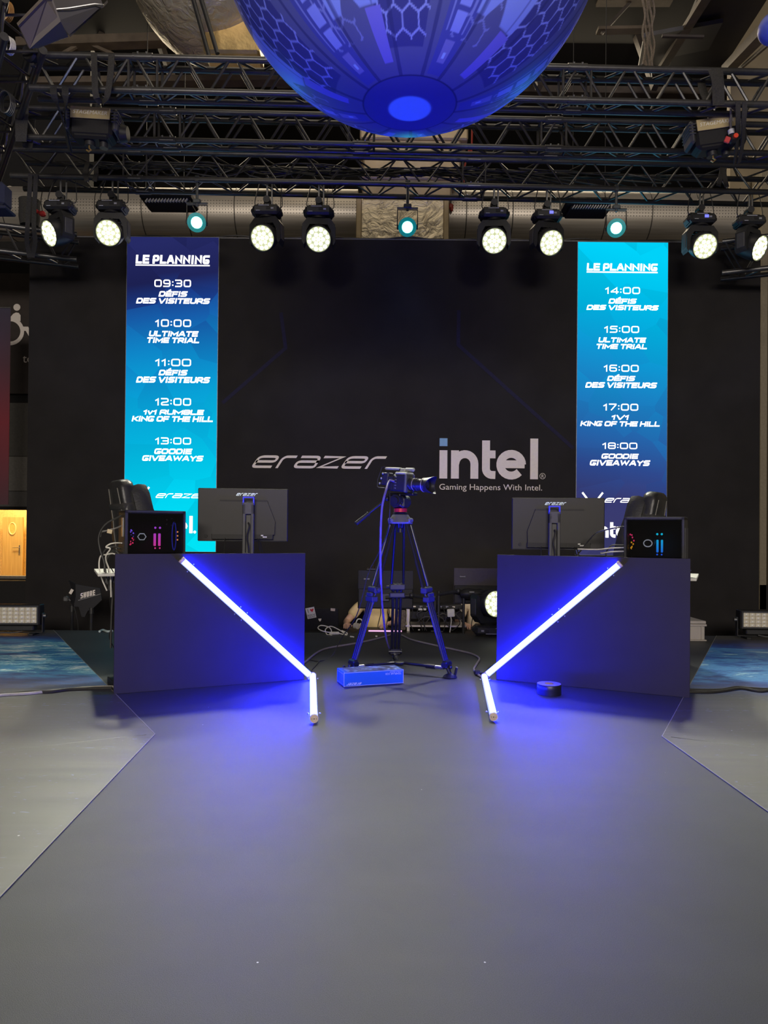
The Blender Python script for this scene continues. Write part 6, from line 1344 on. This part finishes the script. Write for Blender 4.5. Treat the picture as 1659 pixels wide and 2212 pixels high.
def seated_person(label, cx, cy, shirt_m, hair_m, trouser_m, lh, rh, head_turn=0):
    """faces -y; lh / rh = wrist positions"""
    sz = GZ + .50; t = thing('person', label, 'person', (cx, cy, GZ)); V = Vector
    pel = V((cx, cy, sz)); ch = V((cx, cy - .04, sz + .36)); nk = V((cx, cy - .06, sz + .55)); hd = V((cx, cy - .09, sz + .68))
    N = [(pel, (.15, .11), None), (pel + V((0, -.01, .16)), (.14, .10), 0), (ch, (.155, .105), 1), (nk - V((0, 0, .06)), (.075, .07), 2), (nk + V((0, -.01, .02)), (.055, .055), 3)]
    # head grown from the neck
    N += [(hd + V((0, .01, -.02)), (.072, .085), 4), (hd + V((0, .01, .07)), (.074, .09), 5), (hd + V((0, .012, .125)), (.045, .06), 6)]
    arms = {}
    for q, wr in ((-1, rh), (1, lh)):
        sh = ch + V((q * .185, .0, .10)); wr = V(wr); el = (sh + wr) / 2 + V((q * .09, .06, -.10))
        N.append((ch + V((q * .11, 0, .10)), (.07, .07), 2)); N.append((sh, .058, len(N) - 1)); N.append((el, .043, len(N) - 1)); N.append(((el + wr) / 2, .038, len(N) - 1)); N.append((wr, .027, len(N) - 1))
        hand(N, len(N) - 1, (wr - el) * V((1, 1, .25)), V((-q, 0, 0)), 1.0); arms[q] = (sh, el, wr)
    for q in (-1, 1):
        hp = pel + V((q * .10, -.02, -.02)); kn = V((cx + q * .14, cy - .46, sz + .02)); an = V((cx + q * .13, cy - .40, GZ + .09))
        N.append((hp, .085, 0)); N.append((kn, .058, len(N) - 1)); N.append((an, .04, len(N) - 1)); N.append((an + V((0, -.16, -.05)), (.04, .028), len(N) - 1))
    put(skin_mesh(N, 'body'), 'body', skin, t, WM[t.name].inverted())
    # clothes over it
    Sh = [(pel + V((0, 0, .02)), (.172, .13), None), (pel + V((0, -.01, .16)), (.168, .128), 0), (ch, (.182, .13), 1), (nk - V((0, 0, .055)), (.10, .085), 2)]
    for q in (-1, 1):
        sh, el, wr = arms[q]; Sh.append((ch + V((q * .11, 0, .10)), (.092, .085), 2)); Sh.append((sh, .076, len(Sh) - 1)); Sh.append((sh + (el - sh) * .75, .072, len(Sh) - 1))
    put(skin_mesh(Sh, 'shirt'), 'shirt', shirt_m, t, WM[t.name].inverted())
    Tr = [(pel - V((0, 0, .01)), (.165, .125), None)]
    for q in (-1, 1):
        hp = pel + V((q * .10, -.02, -.02)); kn = V((cx + q * .14, cy - .46, sz + .02)); an = V((cx + q * .13, cy - .40, GZ + .12))
        Tr.append((hp, .098, 0)); Tr.append((kn, .072, len(Tr) - 1)); Tr.append((an, .058, len(Tr) - 1))
    put(skin_mesh(Tr, 'trousers'), 'trousers', trouser_m, t, WM[t.name].inverted())
    for q in (-1, 1):
        mb = MB(); mb.box((cx + q * .13, cy - .48, GZ + .045), (.09, .25, .085), b=.03); part(mb, 'shoe', black_plastic, t)
    mb = MB(); mb.ball(hd + V((0, .025, .055)), (.092, .10, .105), 20); 
    mb.v = [v if not (v[1] < cy - .115 and v[2] < hd.z + .085) else (v[0] * .8 + cx * .2, cy - .06, max(v[2], hd.z)) for v in mb.v]; part(mb, 'hair', hair_m, t)
    for q in (-1, 1):
        mb = MB(); mb.ball(hd + V((q * .03, -.088, .03)), .012, 10); e = part(mb, 'eye', mat('eye_white', (.8, .78, .75), .3), t)
        mb = MB(); mb.ball(hd + V((q * .03, -.098, .03)), .006, 8); part(mb, 'iris', mat('dark_iris', (.05, .03, .02), .2), e)
        mb = MB(); mb.ball(hd + V((q * .078, .012, .02)), (.012, .022, .03), 10); part(mb, 'ear', skin, t)
        mb = MB(); mb.ball(hd + V((q * .03, -.094, .052)), (.017, .006, .004), 8); part(mb, 'eyebrow', hair_m, t)
    mb = MB(); mb.lathe([(.0, -.002), (.013, .0), (.011, .02), (.006, .04), (0, .044)], hd + V((0, -.098, -.008)), (0, .25, 1), 10); part(mb, 'nose', skin, t)
    mb = MB(); mb.ball(hd + V((0, -.087, -.04)), (.024, .008, .007), 10); part(mb, 'mouth', mat('lips', (.45, .18, .15), .5), t)
    return t
TZ = -.03; TY0, TY1 = 8.0, 8.62
t = thing('crew_table', 'black table behind the rear edge of the stage, mostly hidden', 'table', (.3, 8.31, GZ))
mb = MB(); mb.box((0, 0, TZ - GZ - .015), (3.0, TY1 - TY0, .03), b=.003); part(mb, 'table_top', black_plastic, t, True)
for x in (-1.4, 1.4):
    for y in (-.26, .26): mb = MB(); mb.box((x, y, (TZ - GZ - .03) / 2), (.04, .04, TZ - GZ - .03)); part(mb, 'leg', black_metal, t, True)
tan_shirt = mat('sand_tshirt', (.66, .50, .26), .8, 0, .06, 8, .3, 14); cream_shirt = mat('cream_tshirt', (.80, .66, .48), .8, 0, .05, 8, .3, 14)
hair_d = mat('dark_hair', (.015, .012, .01), .5, 0, .3, 90, .5, 200); jeans = mat('dark_trousers', (.02, .022, .03), .8)
w1 = at(748, 1340, 8.46); w1.z = TZ + .05; p1x = at(812, 1320, 8.86).x
seated_person('person in sand t-shirt seated behind the left crew monitor, hand on the table', p1x, 8.90, tan_shirt, hair_d, jeans, (at(838, 1352, 8.5).x, 8.52, TZ + .05), (w1.x, 8.5, w1.z))
p2x = at(1036, 1320, 8.86).x
P2 = seated_person('person in cream t-shirt with dark print seated behind the right crew monitor', p2x, 8.92, cream_shirt, hair_d, jeans, (p2x + .2, 8.5, TZ + .05), (at(1006, 1350, 8.5).x, 8.52, TZ + .05))
mb = MB(); mb.lathe([(.0, 0), (.055, 0), (.055, .003), (0, .003)], (p2x - .03, 8.755, .12), (0, -1, 0), 18); part(mb, 'shirt_print', black_plastic, P2)
mb = MB(); mb.lathe([(.02, .0035), (.034, .0035), (.034, .0045), (.02, .0045)], (p2x - .03, 8.755, .12), (0, -1, 0), 18, True); part(mb, 'print_ring', print_white, P2)
for cx, lb in ((p1x, 'black stool under the person in sand t-shirt'), (p2x, 'black stool under the person in cream t-shirt')):
    t = thing('stool', lb, 'stool', (cx, 8.93, GZ))
    mb = MB(); mb.cyl((0, 0, .31), (0, 0, .35), .17, n=20); part(mb, 'seat', black_plastic, t, True); mb = MB(); mb.cyl((0, 0, .02), (0, 0, .31), .03, n=10); part(mb, 'column', black_metal, t, True); mb = MB(); mb.cyl((0, 0, 0), (0, 0, .02), .2, n=20); part(mb, 'base', black_metal, t, True)
# crew monitors on arms
for x0, y0, x1, y1, Y, lb, mm in ((773, 1232, 893, 1315, 8.25, 'flat black crew monitor in front of the person in sand t-shirt', black_plastic), (980, 1227, 1084, 1305, 8.22, 'brownish black crew monitor in front of the person in cream t-shirt', mat('brown_black_shell', (.045, .034, .034), .5))):
    a = at(x0, (y0 + y1) / 2, Y); b = at(x1, (y0 + y1) / 2, Y); zt = at((x0 + x1) / 2, y0, Y).z; zb = at((x0 + x1) / 2, y1, Y).z; w = b.x - a.x; h = zt - zb
    t = thing('monitor', lb, 'monitor', ((a.x + b.x) / 2, Y, zb))
    mb = MB(); mb.box((0, .012, h / 2), (w, .024, h), b=.004); part(mb, 'back_shell', mm, t, True)
    mb = MB(); mb.box((.0, -.008, h * .27), (w * .98, .018, h * .5), b=.006); part(mb, 'electronics_bulge', black_plastic, t, True)
    mb = MB(); mb.box((0, .025, h / 2), (w - .02, .003, h - .02)); part(mb, 'display', emis('crew_display_fill', (1, .9, .75), 2.2), t, True)  # glow added on the unseen side to brighten the shirts behind
    mb = MB()
    for q in (-.5, .5): mb.cyl((-w / 2 + .10 + q * .05, -.004, h - .10), (-w / 2 + .10 + q * .05, -.016, h - .10), .010, n=10)
    mb.box((-w / 2 + .10, -.016, h - .10), (.07, .008, .014), b=.003); part(mb, 'maker_badge', grey_metal, t, True)
    # own desk stand: column and arm down to the table
    px_ = at(943, 1330, 8.3).x - (a.x + b.x) / 2
    mb = MB(); mb.box((0, -.03, h * .3), (.09, .03, .09), b=.006); mb.cyl((0, -.04, h * .3), (px_ * .5, -.09, h * .3 + .03), .02, n=10); mb.cyl((px_ * .5, -.09, h * .3 + .03), (px_ - (.02 if px_ > 0 else -.02), .03, h * .3 - .02), .022, n=10); mb.ball((px_ * .5, -.09, h * .3 + .03), .032, 12); part(mb, 'arm', grey_metal if False else black_metal, t, True)
    mb = MB(); mb.cyl((px_ + (.02 if px_ < 0 else -.02), .03, TZ - zb), (px_ + (.02 if px_ < 0 else -.02), .03, h * .3 + .02), .019, n=12); mb.box((px_ + (.02 if px_ < 0 else -.02), .03, TZ - zb + .008), (.10, .09, .014), b=.003); part(mb, 'pole', black_metal, t, True)
    for k in range(3): mb = MB(); x = -w * .1 + k * w * .15; mb.tube(spline([(x, -.02, .03), (x + .01, -.04, -.05), (x - .02, -.05, TZ - zb + .06), (x + .03, -.06, TZ - zb + .012)], 5), .005, 6); part(mb, 'cable', cable_blk, t, True)
# little clip microphone / camera on top of the left monitor
t = thing('clip_microphone', 'small spiky clip-on device on top of the left crew monitor', 'microphone', at(805, 1232, 8.25)); q = at(805, 1232, 8.25)
mb = MB(); mb.box(q + Vector((0, 0, .012)), (.14, .02, .02), b=.005); part(mb, 'bar', black_metal, t)
for k in range(5): mb = MB(); mb.cyl(q + Vector((-.06 + .03 * k, 0, .015)), q + Vector((-.05 + .03 * k, -.01, .06 - .012 * abs(k - 2))), .008, .004, 7); part(mb, 'prong', mat('brownish_metal', (.1, .07, .05), .4, .4), t)
# laptop with stickers
q0 = at(640, 1358, 8.12); q1 = at(731, 1358, 8.12); zt = at(690, 1311, 8.2).z; w = q1.x - q0.x
t = thing('laptop', 'open black laptop with stickers on its lid, behind the left desk', 'laptop', ((q0.x + q1.x) / 2, 8.12, TZ)); h = zt - TZ
mb = MB(); mb.box((0, .14, .010), (w, .26, .018), b=.004); part(mb, 'base', black_plastic, t, True)
Ml = Matrix.Translation((0, .012, .018)) @ Matrix.Rotation(R(9), 4, 'X')
mb = MB(); mb.box((0, 0, (h - .02) / 2), (w, .012, h - .02), b=.004); mb.v = [tuple(Ml @ Vector(v)) for v in mb.v]; lid = part(mb, 'lid', black_plastic, t, True)
Mw = WM[t.name] @ Ml
mb = MB(); mb.cyl((-.10, .02, .022), (.10, .02, .022), .008, n=8); part(mb, 'hinge', black_metal, t, True)
def sticker(px, py, sw, sh, rot, m_, name='sticker'):
    p_ = Mw.inverted() @ hit(px, py, Mw @ Vector((0, -.0065, 0)), Mw.to_3x3() @ Vector((0, -1, 0))); c, s_ = math.cos(R(rot)), math.sin(R(rot)); Mo = Mw @ Matrix(((c, -s_, 0, p_.x), (0, 0, -1, -.0068), (s_, c, 0, p_.z), (0, 0, 0, 1)))
    mb = MB(); mb.box((0, 0, .0), (sw, sh, .0008)); letter(mb, name, m_, lid, Mo); return Mo
Ms = sticker(671.5, 1324, .10, .125, 12, white_plastic)
fm = font_mesh('I', .062, 'CENTER'); letter(fm, 'sticker_lettering', black_plastic, lid, Ms @ Matrix.Translation((-.026, .006, .001)))
hp = [(.001 * x, .001 * z) for x, z in ((0, -22), (14, -6), (21, 6), (19, 15), (12, 18), (4, 15), (0, 8), (-4, 15), (-12, 18), (-19, 15), (-21, 6), (-14, -6))]
mb = MB(); mb.add([(x, z, 0) for x, z in hp], [(0, 1, 2, 3, 4, 5, 6), (0, 6, 7, 8, 9, 10, 11)]); letter(mb, 'sticker_heart', mat('heart_red', (.6, .02, .05), .5), lid, Ms @ Matrix.Translation((.018, .028, .001)))
letter(font_mesh('R\u00d8DE', .034, 'CENTER'), 'sticker_lettering', black_plastic, lid, Ms @ Matrix.Translation((0, -.038, .001)))
mb = MB(); mb.box((0, -.049, .001), (.08, .004, .0004)); letter(mb, 'sticker_line', black_plastic, lid, Ms)
sticker(719, 1317, .05, .03, -4, mat('pinkish_label', (.6, .5, .47), .6)); 
Mg = sticker(691, 1339, .001, .001, 0, white_plastic, 'sticker_base'); mb = MB(); mb.add([(-.018, .014, .001), (.018, .016, .001), (.014, -.004, .001), (.0, -.02, .001), (-.014, -.002, .001)], [(0, 1, 2, 3, 4)]); letter(mb, 'sticker_badge', print_white, lid, Mg)
# white cable coil and adapter on the stage edge
t = thing('cable_coil', 'tangled white cable with a small adapter on the rear stage edge', 'cable', G(715, 1372)); q = G(712, 1374)
V = Vector
def swirl(pts): mb = MB(); mb.tube(spline([at(x, y, Y) for x, y, Y in pts], 8), .006, 6); return mb
part(swirl([(752, 1373, 7.72), (735, 1369, 7.72), (700, 1364, 7.72), (687, 1357, 7.75), (694, 1351, 7.8), (712, 1356, 7.8), (716, 1368, 7.74), (707, 1371, 7.72), (703, 1360, 7.74), (715, 1353, 7.8), (735, 1362, 7.74), (748, 1371, 7.72)]), 'cable', white_cable, t)
part(swirl([(713, 1371, 7.7), (728, 1377, 7.68), (742, 1376, 7.68), (750, 1368, 7.72), (738, 1362, 7.74)]), 'cable', white_cable, t)
mb = MB(); mb.box(G(722, 1371) + V((0, 0, .016)), (.11, .035, .03), Matrix.Rotation(R(10), 3, 'Z'), .008); part(mb, 'adapter', white_plastic, t)
mb = MB(); mb.cyl(G(757, 1375, .009), G(764, 1376, .009), .008, n=8); part(mb, 'plug', white_plastic, t)
for k, (px, py, lb) in enumerate(((813, 1376, 'small white scrap on the carpet left of the rear tripod leg'), (905, 1362, 'small white scrap on the stage edge right of the rear tripod leg'))):
    mb = MB(); q = G(px, py); mb.box(q + V((0, 0, .008)), (.022, .016, .014), Matrix.Rotation(R(20), 3, 'Z'), .003); single(mb, 'paper_scrap', white_plastic, lb, 'scrap')
# white round thing and lit strip at the person's hand
t = thing('headphones', 'pale headphones lying on the crew table before the person in sand t-shirt', 'headphones', at(775, 1362, 8.3)); q = at(776, 1352, 8.3)
mb = MB(); mb.cyl(q + V((-.05, 0, .0)), q + V((-.015, -.03, .0)), .035, n=18); mb.cyl(q + V((.02, 0, .0)), q + V((.055, -.03, .0)), .035, n=18); part(mb, 'ear_cup', mat('pale_cup', (.6, .55, .46), .5), t)
mb = MB(); mb.tube(spline([q + V((-.04, 0, .03)), q + V((-.02, .03, .07)), q + V((.02, .03, .07)), q + V((.04, 0, .03))], 5), .007, 6); part(mb, 'headband', white_plastic, t)
t = thing('lit_keyboard', 'keyboard with a pink lit front edge on the crew table', 'keyboard', at(830, 1362, 8.2)); a, b = at(796, 1357, 8.15), at(868, 1357, 8.15)
mb = MB(); mb.box(((a.x + b.x) / 2, 8.22, TZ + .012), (b.x - a.x, .14, .022), b=.004); part(mb, 'keyboard_body', black_plastic, t)
mb = MB(); mb.box(((a.x + b.x) / 2, 8.147, TZ + .018), (b.x - a.x, .006, .016)); part(mb, 'light_strip', emis('keyboard_glow', (.85, .45, .75), 1.0), t)
# equipment rack
Yr = 8.3; a, b = at(882, 1335, Yr), at(1001, 1335, Yr); zt = at(940, 1306, Yr).z; zs = at(940, 1352, Yr).z; w = b.x - a.x
t = thing('equipment_rack', 'open equipment rack with pale rails full of cables, behind the tripod', 'rack', ((a.x + b.x) / 2, Yr, TZ))
rail_m = mat('pale_rail', (.55, .5, .44), .4, .5)
for x in (-w / 2, w / 2): 
    mb = MB(); mb.box((x, 0, (zt - TZ) / 2), (.03, .03, zt - TZ)); part(mb, 'upright', rail_m, t, True)
    mb = MB(); mb.box((x, .3, (zt - TZ) / 2), (.03, .03, zt - TZ)); part(mb, 'upright', rail_m, t, True)
mb = MB(); mb.box((0, .14, zs - TZ), (w + .06, .34, .018)); part(mb, 'shelf', rail_m, t, True)
mb = MB(); mb.box((0, .16, zt - TZ - .03), (w - .02, .30, .05), b=.005); part(mb, 'rack_unit', black_plastic, t, True)
mb = MB(); mb.box((.0, .18, zt - TZ - .13), (w - .02, .26, .09), b=.005); part(mb, 'rack_unit', black_plastic, t, True)
for k in range(7): mb = MB(); mb.box((-w / 2 + .07 + k * .075, .005, zt - TZ - .025), (.03, .012, .014 + .006 * (k % 2))); part(mb, 'socket', grey_metal if k % 3 else rail_m, t, True)
mb = MB(); mb.box((-w / 2 + .16, -.0, zt - TZ - .055), (.09, .012, .022)); part(mb, 'label', white_plastic, t, True)
for k in range(10):
    x = -w / 2 + .03 + k * w / 10.5; z1 = zt - TZ - .03; mb = MB(); mb.tube(spline([(x, .0, z1), (x + .015, -.05, z1 - .03), (x + rnd.uniform(-.06, .06), -.06, .20), (x + rnd.uniform(-.05, .05), -.05, .10), (x + rnd.uniform(-.08, .08), -.04, .012)], 5), .0055, 6); part(mb, 'patch_cable', cable_blk, t, True)
for k in range(4):
    x = -w / 2 + .1 + k * .1; mb = MB(); mb.tube(spline([(x, -.03, .10), (x + .08, -.07, .17 + .02 * k), (x + .18, -.06, .16), (x + .22, -.04, .1)], 6), .005, 6); part(mb, 'patch_cable', mat('dull_cable', (.09, .085, .07), .5), t, True)
for x0, x1 in ((-.62, -.56),): 
    mb = MB(); mb.box((-w / 2 - .075, .0, (zt - TZ) / 2 - .03), (.09, .06, zt - TZ - .08), b=.01); part(mb, 'cable_bundle', mat('dusty_bundle', (.16, .13, .1), .8, 0, .4, 40, .8, 60), t, True)
t = thing('power_adapter', 'white power adapter hanging in front of the equipment rack', 'adapter', at(974, 1334, 8.18)); q = at(974, 1324, 8.18)
mb = MB(); mb.box(q, (.085, .035, .09), Matrix.Rotation(R(-5), 3, 'Y'), .008); part(mb, 'adapter_body', white_plastic, t)
mb = MB(); mb.tube(spline([q + V((0, 0, -.045)), q + V((.005, 0, -.1)), V((q.x - .01, q.y, TZ + .005))], 5), .006, 6); part(mb, 'cord', white_cable, t)
t = thing('ball_head_arm', 'dark lumpy clamp arm in front of the right crew monitor', 'clamp', at(1015, 1300, 8.1))
mb = MB(); a = at(992, 1283, 8.08); b = at(1044, 1281, 8.08); mb.lathe([(0, 0), (.03, .01), (.055, .05), (.06, .11), (.045, .19), (.05, .24), (.03, .275), (0, .28)], a, (b - a), 16); part(mb, 'joint_cover', black_plastic, t)
mb = MB(); mb.box((a + b) / 2 + V((0, -.055, .02)), (.06, .012, .02), b=.004); part(mb, 'lever', grey_metal, t)
mb = MB(); mb.cyl(a + V((.05, 0, 0)), V((a.x + .05, 8.1, TZ)), .016, n=10); part(mb, 'post', black_metal, t)
